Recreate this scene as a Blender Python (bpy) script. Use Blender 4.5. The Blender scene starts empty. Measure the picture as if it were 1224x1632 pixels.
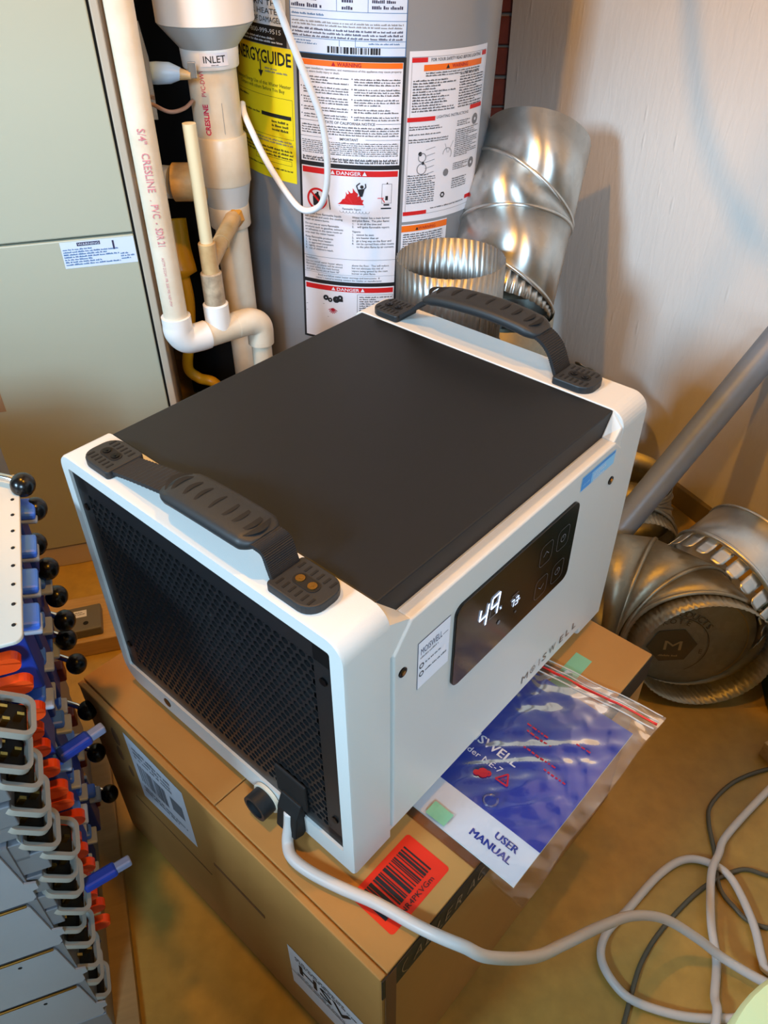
import bpy, bmesh, math, random
from mathutils import Vector, Matrix, Quaternion
random.seed(7)
PI = math.pi
R = math.radians
COL = bpy.context.scene.collection
sc = bpy.context.scene

# ---------------------------------------------------------------- camera, light, exposure
cd = bpy.data.cameras.new('camera'); cam = bpy.data.objects.new('camera', cd); COL.objects.link(cam)
PITCH, ROLL = 0.684739, -0.006425
_fw = Vector((0, math.cos(PITCH), -math.sin(PITCH))); _up = Vector((0, math.sin(PITCH), math.cos(PITCH))); _rt = Vector((1, 0, 0))
_r = _rt * math.cos(ROLL) + _up * math.sin(ROLL); _u = -_rt * math.sin(ROLL) + _up * math.cos(ROLL)
cam.matrix_world = Matrix(((_r.x, _u.x, -_fw.x, 0), (_r.y, _u.y, -_fw.y, 0), (_r.z, _u.z, -_fw.z, 1.17), (0, 0, 0, 1)))
cd.sensor_fit = 'HORIZONTAL'; cd.sensor_width = 36; cd.lens = 1269.0 / 1224 * 36; cd.clip_start = 0.01
sc.camera = cam

world = bpy.data.worlds.new('world'); sc.world = world; world.use_nodes = True
world.node_tree.nodes['Background'].inputs[0].default_value = (0.55, 0.68, 1, 1)
world.node_tree.nodes['Background'].inputs[1].default_value = 0.12

def look(o, to):
    d = Vector(to) - o.location
    o.rotation_euler = d.to_track_quat('-Z', 'Y').to_euler()
LAMP = Vector((-0.42, 0.70, 1.95)); LAMP2 = Vector((0.25, 0.45, 2.0))
for nm_, pos_, en_ in (('bulb_light', LAMP, 31), ('bulb_light', LAMP2, 26)):
    l = bpy.data.lights.new(nm_, 'POINT'); l.energy = en_; l.color = (1.0, 0.43, 0.02); l.shadow_soft_size = 0.03
    lo = bpy.data.objects.new(nm_, l); COL.objects.link(lo); lo.location = pos_
l = bpy.data.lights.new('window_daylight', 'AREA'); l.shape = 'RECTANGLE'; l.size = 0.6; l.size_y = 0.5; l.energy = 56; l.color = (0.50, 0.76, 1.0)
lw = bpy.data.objects.new('window_daylight', l); COL.objects.link(lw); lw.location = (0.0, -1.9, 1.97); look(lw, (0.0, 1.0, 0.8))

l = bpy.data.lights.new('side_window_daylight', 'AREA'); l.shape = 'RECTANGLE'; l.size = 0.6; l.size_y = 0.5; l.energy = 92; l.color = (0.50, 0.76, 1.0)
lw = bpy.data.objects.new('side_window_daylight', l); COL.objects.link(lw); lw.location = (-2.1, -0.9, 1.95); look(lw, (0.2, 1.2, 0.75))

vs = sc.view_settings
vs.view_transform = 'Standard'; vs.look = 'None'; vs.exposure = 0.35; vs.gamma = 1; vs.use_curve_mapping = False

# ---------------------------------------------------------------- materials
def s2l(c):
    return tuple(((v / 255) / 12.92 if v / 255 <= 0.04045 else ((v / 255 + 0.055) / 1.055) ** 2.4) for v in c)
_m = {}
def mat(name, col, rough=0.5, metal=0.0, bump=0.0, bscale=80, var=0.0, vscale=8, stretch=(1, 1, 1), trans=0.0, emit=0.0, coat=0.0, alpha=1.0, spec=0.5, ior=1.45, col2=None, rvar=0.0, kind='noise', clear_sheen=0.0):
    if name in _m: return _m[name]
    m = bpy.data.materials.new(name); m.use_nodes = True; nt = m.node_tree; b = nt.nodes['Principled BSDF']
    c = s2l(col) + (1,)
    b.inputs['Base Color'].default_value = c
    b.inputs['Roughness'].default_value = rough; b.inputs['Metallic'].default_value = metal
    b.inputs['Specular IOR Level'].default_value = spec; b.inputs['IOR'].default_value = ior
    b.inputs['Transmission Weight'].default_value = trans; b.inputs['Coat Weight'].default_value = coat; b.inputs['Alpha'].default_value = alpha
    if emit: b.inputs['Emission Color'].default_value = c; b.inputs['Emission Strength'].default_value = emit
    tc = nt.nodes.new('ShaderNodeTexCoord'); mp = nt.nodes.new('ShaderNodeMapping'); mp.inputs['Scale'].default_value = stretch
    nt.links.new(tc.outputs['Object'], mp.inputs[0])
    if var or col2:
        if kind == 'voronoi':
            n = nt.nodes.new('ShaderNodeTexVoronoi'); n.inputs['Scale'].default_value = vscale; out = n.outputs['Color']
            sep = nt.nodes.new('ShaderNodeSeparateColor'); nt.links.new(out, sep.inputs[0]); out = sep.outputs[0]
        else:
            n = nt.nodes.new('ShaderNodeTexNoise'); n.inputs['Scale'].default_value = vscale; n.inputs['Detail'].default_value = 6; n.inputs['Roughness'].default_value = 0.6; out = n.outputs['Fac']
        nt.links.new(mp.outputs[0], n.inputs['Vector'])
        r = nt.nodes.new('ShaderNodeValToRGB'); r.color_ramp.elements[0].position = 0.3; r.color_ramp.elements[1].position = 0.7
        cc = s2l(col2) if col2 else tuple(v * (1 - var) for v in c[:3])
        r.color_ramp.elements[0].color = tuple(cc) + (1,); r.color_ramp.elements[1].color = c
        nt.links.new(out, r.inputs[0]); nt.links.new(r.outputs[0], b.inputs['Base Color'])
        if rvar:
            mr = nt.nodes.new('ShaderNodeMapRange'); mr.inputs['To Min'].default_value = rough - rvar; mr.inputs['To Max'].default_value = rough + rvar
            nt.links.new(out, mr.inputs[0]); nt.links.new(mr.outputs[0], b.inputs['Roughness'])
    if bump:
        n2 = nt.nodes.new('ShaderNodeTexNoise'); n2.inputs['Scale'].default_value = bscale; n2.inputs['Detail'].default_value = 4
        nt.links.new(mp.outputs[0], n2.inputs['Vector'])
        bp = nt.nodes.new('ShaderNodeBump'); bp.inputs['Strength'].default_value = bump; bp.inputs['Distance'].default_value = 0.004
        nt.links.new(n2.outputs['Fac'], bp.inputs['Height']); nt.links.new(bp.outputs[0], b.inputs['Normal'])
    _m[name] = m
    return m
M_white = mat('white_powder_coat', (200, 199, 194), 0.38, bump=0.05, bscale=900)
M_black = mat('black_powder_coat', (19, 23, 27), 0.46, spec=0.4, bump=0.06, bscale=1200)
M_grille = mat('black_perforated_steel', (26, 26, 27), 0.36, 0.0)
M_inner = mat('dark_interior', (9, 9, 10), 0.7)
M_rubber = mat('black_rubber', (34, 36, 38), 0.5, bump=0.05, bscale=900)
M_web = mat('black_webbing', (26, 26, 28), 0.7)
M_gloss = mat('gloss_black_glass', (8, 8, 9), 0.18)
M_digit = mat('lit_digits', (205, 225, 255), 0.5, emit=1.6)
M_dim = mat('dim_icon_print', (95, 95, 98), 0.4)
M_logo = mat('dark_logo_print', (92, 84, 80), 0.4)
M_paper = mat('white_label_paper', (226, 226, 234), 0.45)
M_ink = mat('black_ink', (28, 28, 32), 0.6)
M_inkblue = mat('navy_ink', (50, 48, 80), 0.6)
M_grey_ink = mat('grey_ink', (120, 120, 125), 0.6)
M_red = mat('red_ink', (205, 30, 32), 0.45)
M_orange = mat('orange_ink', (236, 110, 20), 0.45)
M_blueink = mat('blue_ink', (60, 110, 165), 0.5)
M_bluepale = mat('pale_blue_paper', (205, 220, 240), 0.45)
M_energy = mat('yellow_label', (238, 220, 30), 0.42)
M_skyblue = mat('sky_blue_sticker', (45, 140, 215), 0.3)
M_lightblue = mat('light_blue_sticker', (130, 195, 235), 0.3)
M_screw = mat('dark_screw', (25, 24, 24), 0.3, 0.8)
M_brass = mat('brass_screw', (190, 150, 80), 0.3, 1.0)
M_card = mat('corrugated_cardboard', (186, 134, 70), 0.75, bump=0.12, bscale=60, var=0.12, vscale=5)
M_card_d = mat('cardboard_edge', (120, 82, 48), 0.85)
M_tape = mat('black_band_print', (22, 22, 24), 0.5)
M_tan = mat('tan_lettering', (158, 130, 100), 0.6)
M_redst = mat('red_orange_sticker', (225, 40, 18), 0.45)
M_manual = mat('manual_blue_cover', (18, 48, 146), 0.35)
M_manualw = mat('manual_white_cover', (215, 215, 222), 0.35)
M_pages = mat('manual_pages', (225, 222, 215), 0.7)
M_mint = mat('mint_green_sticker', (128, 186, 150), 0.4)
M_cable = mat('grey_cable_jacket', (196, 192, 188), 0.42)
M_cable_w = mat('white_cable_jacket', (236, 236, 236), 0.38)
M_cable_d = mat('dark_grey_cable_jacket', (84, 80, 66), 0.5)
M_wire = mat('brown_wire', (150, 120, 105), 0.5)
M_furn = mat('furnace_enamel', (172, 176, 158), 0.38, bump=0.04, bscale=25)
M_furn_edge = mat('furnace_trim_enamel', (190, 176, 156), 0.4)
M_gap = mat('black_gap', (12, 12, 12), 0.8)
M_heater = mat('grey_heater_enamel', (138, 141, 146), 0.30)
M_pvc = mat('white_pvc', (232, 224, 206), 0.34, var=0.12, vscale=9, col2=(212, 196, 170), bump=0.03, bscale=60)
M_pvcw = mat('clean_white_pvc', (238, 238, 236), 0.28)
M_pvcg = mat('grey_white_pvc', (190, 196, 198), 0.32)
M_pvcd = mat('dirty_pvc', (198, 180, 152), 0.5, col2=(140, 124, 104), vscale=45, var=0.2)
M_cpvc = mat('cream_cpvc', (226, 214, 176), 0.35)
M_cpvcd = mat('yellowed_cpvc', (206, 178, 132), 0.4, col2=(180, 146, 98), vscale=30, var=0.1)
M_glue = mat('amber_glue', (196, 140, 50), 0.2)
M_pinkink = mat('pink_pipe_print', (205, 130, 135), 0.5)
M_redpipe = mat('red_pipe_print', (205, 40, 80), 0.5)
M_galv = mat('galvanized_sheet', (205, 205, 200), 0.33, 1.0, var=0.06, vscale=70, kind='voronoi', rvar=0.03)
M_galvm = mat('grey_galvanized_sheet', (160, 160, 156), 0.40, 0.9, var=0.08, vscale=70, kind='voronoi')
M_galvd = mat('dull_galvanized_sheet', (150, 144, 126), 0.46, 0.85, var=0.10, vscale=90, kind='voronoi', rvar=0.04, bump=0.06, bscale=160)
M_inkmetal = mat('stamp_ink_on_metal', (92, 74, 44), 0.5, 0.4)
M_conduit = mat('grey_conduit', (128, 136, 146), 0.42, 0.15, var=0.12, vscale=20)
M_yellow = mat('yellow_gas_line', (205, 150, 20), 0.35)
M_steel = mat('zinc_steel_sheet', (146, 150, 158), 0.40, 0.55, var=0.08, vscale=10)
M_side = mat('zinc_side_plate', (170, 174, 182), 0.38, 0.4, var=0.08, vscale=10)
M_steel2 = mat('bright_steel', (215, 215, 215), 0.25, 1.0)
M_bracket = mat('psu_bracket_metal', (168, 165, 156), 0.4, 0.3)
M_cover = mat('cover_enamel', (196, 194, 184), 0.4)
M_blue = mat('blue_latch_plastic', (70, 125, 245), 0.4)
M_blued = mat('dark_blue_plastic', (26, 56, 150), 0.45)
M_tip = mat('plug_tip_plastic', (120, 130, 160), 0.45)
M_bluet = mat('grey_latch_tip', (160, 172, 190), 0.4)
M_or = mat('orange_latch_plastic', (235, 72, 18), 0.35)
M_maroon = mat('maroon_plastic', (120, 26, 18), 0.45)
M_knob = mat('black_knob_plastic', (15, 15, 16), 0.25)
M_gold = mat('gold_pins', (230, 180, 90), 0.25, 1.0)
M_wood = mat('pale_lumber', (196, 160, 108), 0.65, var=0.25, vscale=6, stretch=(1.2, 22, 22), bump=0.1, bscale=20)
M_ply = mat('plywood_board', (165, 135, 90), 0.7, var=0.2, vscale=8, stretch=(1, 12, 12))
M_gadget = mat('grey_adapter_plastic', (104, 100, 92), 0.45)
M_bin = mat('pale_green_plastic', (200, 212, 160), 0.4)
M_dgreen = mat('dark_green_plastic', (22, 52, 20), 0.35)
M_conn = mat('pale_blue_connector', (176, 205, 232), 0.35)
M_base = mat('baseboard_paint', (110, 96, 70), 0.5)
M_ceil = mat('ceiling_boards', (70, 58, 44), 0.8)
M_dark_wall = mat('dim_block_wall', (40, 34, 28), 0.85)
M_brick = mat('old_brick', (110, 48, 36), 0.85, var=0.3, vscale=30, bump=0.4, bscale=60)
M_mortar = mat('grey_mortar', (120, 108, 98), 0.9, bump=0.3, bscale=80)

def aniso(src, name, rough, an):
    m = src.copy(); m.name = name; nt = m.node_tree; b = nt.nodes['Principled BSDF']; b.inputs['Anisotropic'].default_value = an; b.inputs['Anisotropic Rotation'].default_value = 0.25
    for l_ in list(nt.links):
        if l_.to_socket == b.inputs['Roughness']: nt.links.remove(l_)
    b.inputs['Roughness'].default_value = rough
    t = nt.nodes.new('ShaderNodeTangent'); t.direction_type = 'RADIAL'; t.axis = 'Z'; nt.links.new(t.outputs[0], b.inputs['Tangent']); return m
M_galva = aniso(M_galv, 'rolled_galvanized_sheet', 0.36, 0.85)
def floor_mat():
    m = bpy.data.materials.new('stained_concrete'); m.use_nodes = True; nt = m.node_tree; b = nt.nodes['Principled BSDF']
    tc = nt.nodes.new('ShaderNodeTexCoord')
    a = nt.nodes.new('ShaderNodeTexNoise'); a.inputs['Scale'].default_value = 2.2; a.inputs['Detail'].default_value = 8; a.inputs['Roughness'].default_value = 0.6
    f = nt.nodes.new('ShaderNodeTexNoise'); f.inputs['Scale'].default_value = 45; f.inputs['Detail'].default_value = 5
    nt.links.new(tc.outputs['Object'], a.inputs[0]); nt.links.new(tc.outputs['Object'], f.inputs[0])
    r = nt.nodes.new('ShaderNodeValToRGB'); e = r.color_ramp.elements
    e[0].position = 0.3; e[0].color = s2l((162, 126, 52)) + (1,); e[1].position = 0.7; e[1].color = s2l((206, 168, 84)) + (1,)
    nt.links.new(a.outputs[0], r.inputs[0])
    mx = nt.nodes.new('ShaderNodeMix'); mx.data_type = 'RGBA'; mx.blend_type = 'MULTIPLY'; mx.inputs[0].default_value = 0.35
    nt.links.new(r.outputs[0], mx.inputs[6]); nt.links.new(f.outputs[0], mx.inputs[7]); nt.links.new(mx.outputs[2], b.inputs['Base Color'])
    b.inputs['Roughness'].default_value = 0.5
    bp = nt.nodes.new('ShaderNodeBump'); bp.inputs['Strength'].default_value = 0.15; bp.inputs['Distance'].default_value = 0.003
    nt.links.new(f.outputs[0], bp.inputs['Height']); nt.links.new(bp.outputs[0], b.inputs['Normal'])
    return m
M_floor = floor_mat()
def wall_mat():
    m = bpy.data.materials.new('painted_plywood_wall'); m.use_nodes = True; nt = m.node_tree; b = nt.nodes['Principled BSDF']
    tc = nt.nodes.new('ShaderNodeTexCoord'); mp = nt.nodes.new('ShaderNodeMapping'); mp.inputs['Scale'].default_value = (1, 1, 0.22)
    nt.links.new(tc.outputs['Object'], mp.inputs[0])
    a = nt.nodes.new('ShaderNodeTexNoise'); a.inputs['Scale'].default_value = 70; a.inputs['Detail'].default_value = 6; a.inputs['Distortion'].default_value = 0.6
    g = nt.nodes.new('ShaderNodeTexNoise'); g.inputs['Scale'].default_value = 16; g.inputs['Detail'].default_value = 3
    v = nt.nodes.new('ShaderNodeTexVoronoi'); v.inputs['Scale'].default_value = 26
    for n in (a, g, v): nt.links.new(mp.outputs[0], n.inputs['Vector'])
    ad = nt.nodes.new('ShaderNodeMath'); ad.operation = 'ADD'; nt.links.new(a.outputs[0], ad.inputs[0]); nt.links.new(g.outputs[0], ad.inputs[1])
    mr = nt.nodes.new('ShaderNodeMapRange'); mr.inputs['From Min'].default_value = 0.0; mr.inputs['From Max'].default_value = 0.12; mr.inputs['To Min'].default_value = 1.2; mr.inputs['To Max'].default_value = 0
    nt.links.new(v.outputs['Distance'], mr.inputs[0])
    ad2 = nt.nodes.new('ShaderNodeMath'); ad2.operation = 'ADD'; nt.links.new(ad.outputs[0], ad2.inputs[0]); nt.links.new(mr.outputs[0], ad2.inputs[1])
    bp = nt.nodes.new('ShaderNodeBump'); bp.inputs['Strength'].default_value = 0.35; bp.inputs['Distance'].default_value = 0.003
    nt.links.new(ad2.outputs[0], bp.inputs['Height']); nt.links.new(bp.outputs[0], b.inputs['Normal'])
    b.inputs['Base Color'].default_value = s2l((224, 218, 211)) + (1,); b.inputs['Roughness'].default_value = 0.33
    return m
M_wall = wall_mat()

def plastic_bag_mat():
    m = bpy.data.materials.new('clear_bag_film'); m.use_nodes = True; nt = m.node_tree; nt.nodes.remove(nt.nodes['Principled BSDF'])
    out = nt.nodes['Material Output']; t = nt.nodes.new('ShaderNodeBsdfTransparent'); t.inputs[0].default_value = (0.93, 0.93, 0.93, 1)
    g = nt.nodes.new('ShaderNodeBsdfGlossy'); g.inputs['Roughness'].default_value = 0.12; g.inputs['Color'].default_value = (0.9, 0.9, 0.9, 1)
    fr = nt.nodes.new('ShaderNodeFresnel'); fr.inputs['IOR'].default_value = 1.5
    mx = nt.nodes.new('ShaderNodeMixShader')
    tc = nt.nodes.new('ShaderNodeTexCoord'); n = nt.nodes.new('ShaderNodeTexNoise'); n.inputs['Scale'].default_value = 16; n.inputs['Detail'].default_value = 2; n.inputs['Distortion'].default_value = 0.9
    nt.links.new(tc.outputs['Object'], n.inputs[0])
    bp = nt.nodes.new('ShaderNodeBump'); bp.inputs['Strength'].default_value = 0.35; bp.inputs['Distance'].default_value = 0.006
    nt.links.new(n.outputs[0], bp.inputs['Height']); nt.links.new(bp.outputs[0], g.inputs['Normal']); nt.links.new(bp.outputs[0], fr.inputs['Normal'])
    mth = nt.nodes.new('ShaderNodeMath'); mth.operation = 'MULTIPLY_ADD'; mth.inputs[1].default_value = 1.0; mth.inputs[2].default_value = 0.015
    nt.links.new(fr.outputs[0], mth.inputs[0]); nt.links.new(mth.outputs[0], mx.inputs[0])
    nt.links.new(t.outputs[0], mx.inputs[1]); nt.links.new(g.outputs[0], mx.inputs[2]); nt.links.new(mx.outputs[0], out.inputs[0])
    return m
M_film = plastic_bag_mat()

# ---------------------------------------------------------------- helpers
def link(name, bm, m, parent=None, smooth=False, bevel=0.0, bseg=2, auto=None):
    me = bpy.data.meshes.new(name)
    bmesh.ops.recalc_face_normals(bm, faces=bm.faces)
    bm.to_mesh(me); bm.free()
    o = bpy.data.objects.new(name, me); COL.objects.link(o)
    for mm in (m if isinstance(m, (list, tuple)) else [m]): me.materials.append(mm)
    if parent is not None: o.parent = parent
    if bevel:
        b = o.modifiers.new('bevel', 'BEVEL'); b.width = bevel; b.segments = bseg; b.limit_method = 'ANGLE'; b.angle_limit = R(35)
        b.harden_normals = False
    if smooth or auto:
        for p in me.polygons: p.use_smooth = True
        if auto: me.set_sharp_from_angle(angle=R(auto))
    return o
def tag(o, label, cat, group=None):
    o['label'] = label; o['category'] = cat
    if group: o['group'] = group
    return o
def empty(name, loc=(0, 0, 0), rz=0, label=None, cat=None, group=None, rot=None):
    o = bpy.data.objects.new(name, None); COL.objects.link(o); o.location = loc; o.empty_display_size = 0.05
    o.rotation_euler = rot if rot else (0, 0, rz)
    if label: tag(o, label, cat, group)
    return o
def copy_tree(o, parent=None):
    c = o.copy(); COL.objects.link(c)
    if parent is not None: c.parent = parent
    for ch in [x for x in o.children]: copy_tree(ch, c)
    return c
def BM(): return bmesh.new()
def box(bm, x0, x1, y0, y1, z0, z1, M=None):
    v = [Vector((x, y, z)) for x in (x0, x1) for y in (y0, y1) for z in (z0, z1)]
    if M: v = [M @ a for a in v]
    v = [bm.verts.new(a) for a in v]
    for f in ((0, 1, 3, 2), (4, 6, 7, 5), (0, 4, 5, 1), (2, 3, 7, 6), (0, 2, 6, 4), (1, 5, 7, 3)): bm.faces.new([v[i] for i in f])
def prism(bm, pts, f0, f1):
    """pts 2D list; f0,f1 map (a,b)->3D for both ends"""
    A = [bm.verts.new(f0(*p)) for p in pts]; B = [bm.verts.new(f1(*p)) for p in pts]
    n = len(pts); bm.faces.new(A); bm.faces.new(B[::-1])
    for i in range(n): bm.faces.new((A[i], A[(i + 1) % n], B[(i + 1) % n], B[i]))
def rrect(x0, x1, y0, y1, r, n=6, rs=None):
    rs = rs or (r, r, r, r)   # bl, br, tr, tl
    out = []
    for (cx, cy, a0, rr) in ((x0 + rs[0], y0 + rs[0], PI, rs[0]), (x1 - rs[1], y0 + rs[1], 1.5 * PI, rs[1]), (x1 - rs[2], y1 - rs[2], 0, rs[2]), (x0 + rs[3], y1 - rs[3], .5 * PI, rs[3])):
        for i in range(n + 1):
            a = a0 + i / n * PI / 2; out.append((cx + rr * math.cos(a), cy + rr * math.sin(a)))
    return out
def frames(pts, up=None):
    pts = [Vector(p) for p in pts]; T = []
    for i in range(len(pts)):
        a = pts[max(i - 1, 0)]; b = pts[min(i + 1, len(pts) - 1)]; T.append((b - a).normalized())
    n = up.copy() if up else (Vector((0, 0, 1)) if abs(T[0].z) < 0.9 else Vector((1, 0, 0)))
    N = []
    for t in T:
        n = (n - t * n.dot(t)).normalized(); N.append(n.copy())
    return pts, T, N
def sweep(bm, pts, rad, seg=12, cap=True, prof=None, up=None):
    """rad float/list; prof(i,k)->(a,b) offset override"""
    P, T, N = frames(pts, up); rings = []
    for i, p in enumerate(P):
        b = T[i].cross(N[i]); r = rad[i] if isinstance(rad, (list, tuple)) else rad
        ring = []
        for k in range(seg):
            if prof: x, y = prof(i, k)
            else: a = 2 * PI * k / seg; x, y = r * math.cos(a), r * math.sin(a)
            ring.append(bm.verts.new(p + N[i] * x + b * y))
        rings.append(ring)
    for i in range(len(rings) - 1):
        for k in range(seg): bm.faces.new((rings[i][k], rings[i][(k + 1) % seg], rings[i + 1][(k + 1) % seg], rings[i + 1][k]))
    if cap:
        bm.faces.new(rings[0][::-1]); bm.faces.new(rings[-1])
def cyl(bm, a, b, r, r2=None, seg=24, cap=True): sweep(bm, [a, b], [r, r if r2 is None else r2], seg, cap)
def tube(bm, a, b, r, th, seg=40):
    """open hollow cylinder wall"""
    a = Vector(a); b = Vector(b)
    _, T, N = frames([a, b]); t = T[0]; n = N[0]; bb = t.cross(n)
    rings = []
    for (p, rr) in ((a, r), (b, r), (b, r - th), (a, r - th)):
        rings.append([bm.verts.new(p + n * rr * math.cos(2 * PI * k / seg) + bb * rr * math.sin(2 * PI * k / seg)) for k in range(seg)])
    for j in range(4):
        for k in range(seg): bm.faces.new((rings[j][k], rings[j][(k + 1) % seg], rings[(j + 1) % 4][(k + 1) % seg], rings[(j + 1) % 4][k]))
def smooth_path(pts, n=8, closed=False):
    pts = [Vector(p) for p in pts]; out = []
    for i in range(len(pts) - 1):
        p0 = pts[max(i - 1, 0)]; p1 = pts[i]; p2 = pts[i + 1]; p3 = pts[min(i + 2, len(pts) - 1)]
        for j in range(n):
            t = j / n
            out.append(0.5 * ((2 * p1) + (p2 - p0) * t + (2 * p0 - 5 * p1 + 4 * p2 - p3) * t * t + (3 * p1 - p0 - 3 * p2 + p3) * t ** 3))
    out.append(pts[-1]); return out
def cable(name, pts, r, m, parent=None, n=8, seg=10):
    bm = BM(); sweep(bm, smooth_path(pts, n), r, seg); return link(name, bm, m, parent, smooth=True)
def sphere(bm, c, r, sx=1, sy=1, sz=1, u=20, v=12):
    ret = bmesh.ops.create_uvsphere(bm, u_segments=u, v_segments=v, radius=r)
    for a in ret['verts']: a.co = Vector((a.co.x * sx, a.co.y * sy, a.co.z * sz)) + Vector(c)

# flat print: 2D shapes mapped to a surface
_tc = {}
def glyphs(s, bold=0.0, shear=0.0):
    k = (s, bold, shear)
    if k in _tc: return _tc[k]
    cu = bpy.data.curves.new('t', 'FONT'); cu.body = s; cu.size = 1; cu.resolution_u = 2; cu.offset = bold; cu.shear = shear; cu.align_x = 'LEFT'
    o = bpy.data.objects.new('t', cu); COL.objects.link(o)
    dg = bpy.context.evaluated_depsgraph_get(); me = bpy.data.meshes.new_from_object(o.evaluated_get(dg))
    V = [(v.co.x, v.co.y) for v in me.vertices]; F = [tuple(p.vertices) for p in me.polygons]
    bpy.data.objects.remove(o); bpy.data.curves.remove(cu); bpy.data.meshes.remove(me)
    w = max([v[0] for v in V]) if V else 0
    _tc[k] = (V, F, w); return _tc[k]
class Art:
    def __init__(s, fmap): s.f = fmap; s.v = []; s.fc = []; s.mi = []; s.mats = []
    def idx(s, m):
        if m not in s.mats: s.mats.append(m)
        return s.mats.index(m)
    def poly(s, pts, m, lay=0):
        b = len(s.v); s.v += [s.f(x, y, lay) for x, y in pts]; s.fc.append(tuple(range(b, b + len(pts)))); s.mi.append(s.idx(m))
    def rect(s, x0, x1, y0, y1, m, lay=0, nx=1):
        for i in range(nx):
            a = x0 + (x1 - x0) * i / nx; c = x0 + (x1 - x0) * (i + 1) / nx; s.poly([(a, y0), (c, y0), (c, y1), (a, y1)], m, lay)
    def frame(s, x0, x1, y0, y1, w, m, lay=1, nx=8):
        s.rect(x0, x1, y0, y0 + w, m, lay, nx); s.rect(x0, x1, y1 - w, y1, m, lay, nx); s.rect(x0, x0 + w, y0, y1, m, lay); s.rect(x1 - w, x1, y0, y1, m, lay)
    def text(s, t, x, y, h, m, lay=2, wid=None, cen=False, ang=0, bold=0.0, shear=0.0):
        V, F, w = glyphs(t, bold, shear)
        if not V: return
        k = h / 0.72; kx = k if wid is None else wid / w; ox = -w * kx / 2 if cen else 0; b = len(s.v); c, sn = math.cos(ang), math.sin(ang)
        for (a, q) in V:
            X = a * kx + ox; Y = q * k; s.v.append(s.f(x + X * c - Y * sn, y + X * sn + Y * c, lay))
        for f in F: s.fc.append(tuple(b + i for i in f)); s.mi.append(s.idx(m))
    def ring(s, x, y, r0, r1, m, lay=2, n=28, a0=0, a1=2 * PI):
        for i in range(n):
            a = a0 + (a1 - a0) * i / n; c = a0 + (a1 - a0) * (i + 1) / n
            s.poly([(x + r0 * math.cos(a), y + r0 * math.sin(a)), (x + r1 * math.cos(a), y + r1 * math.sin(a)), (x + r1 * math.cos(c), y + r1 * math.sin(c)), (x + r0 * math.cos(c), y + r0 * math.sin(c))], m, lay)
    def line(s, x0, y0, x1, y1, w, m, lay=2):
        d = Vector((x1 - x0, y1 - y0)); L = d.length or 1; n = Vector((-d.y, d.x)) / L * w / 2
        s.poly([(x0 - n.x, y0 - n.y), (x1 - n.x, y1 - n.y), (x1 + n.x, y1 + n.y), (x0 + n.x, y0 + n.y)], m, lay)
    def lines(s, x0, x1, y1, y0, pitch, m=None, lay=2, rag=0.3, seed=1, fill=0.52):
        """rows of small illegible print: letter-sized strokes grouped in words"""
        rnd = random.Random(seed); m = m or M_ink; y = y1 - pitch
        while y >= y0:
            x = x0; end = x1 if rnd.random() > rag else x0 + (x1 - x0) * rnd.uniform(0.5, 0.95)
            while x < end:
                for _ in range(rnd.randint(2, 8)):
                    w = pitch * rnd.uniform(0.2, 0.34)
                    if x + w > end: break
                    h = pitch * fill * rnd.choice((0.75, 0.75, 1.0, 1.15)); s.poly([(x, y), (x + w, y), (x + w, y + h), (x, y + h)], m, lay); x += w + pitch * 0.1
                x += pitch * 0.32
            y -= pitch
    def barcode(s, x0, x1, y0, y1, m, lay=2, n=60, seed=3, vert=True):
        rnd = random.Random(seed); x = x0; u = (x1 - x0) / n
        while x < x1 - u:
            w = u * rnd.choice((0.7, 1.2, 1.9, 2.6)); w = min(w, x1 - x)
            if vert: s.poly([(x, y0), (x + w, y0), (x + w, y1), (x, y1)], m, lay)
            x += w + u * rnd.choice((0.6, 0.9, 1.6))
    def tri(s, x, y, h, m, lay=3): s.poly([(x - h * .58, y), (x + h * .58, y), (x, y + h)], m, lay)
    def build(s, name, parent=None):
        me = bpy.data.meshes.new(name); me.from_pydata([tuple(v) for v in s.v], [], s.fc)
        for m in s.mats: me.materials.append(m)
        for p, i in zip(me.polygons, s.mi): p.material_index = i
        o = bpy.data.objects.new(name, me); COL.objects.link(o)
        if parent is not None: o.parent = parent
        return o
LAY = 0.0003
def fside(v0=0.0): return lambda x, y, l: Vector((x, v0 - 0.0003 - l * LAY, y))
def ftop(z0): return lambda x, y, l: Vector((x, y, z0 + 0.0003 + l * LAY))

# ---------------------------------------------------------------- room shell
def struct(name, bm, m, parent=None, **k):
    o = link(name, bm, m, parent, **k); o['kind'] = 'structure'; return o
WA = Vector((0.68, 1.47)); WD = Vector((-0.455, 0.89)).normalized(); WN = Vector((WD.y, -WD.x))   # right wall line and outward normal
corner = WA + WD * 0.815          # (0.31, 2.19)
bm = BM(); box(bm, -2.2, 2.6, -2.0, 3.0, -0.05, 0.0); struct('floor', bm, M_floor)
bm = BM(); box(bm, -2.2, 2.6, -2.0, 3.0, 2.7, 2.75); struct('ceiling', bm, M_ceil)
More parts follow.
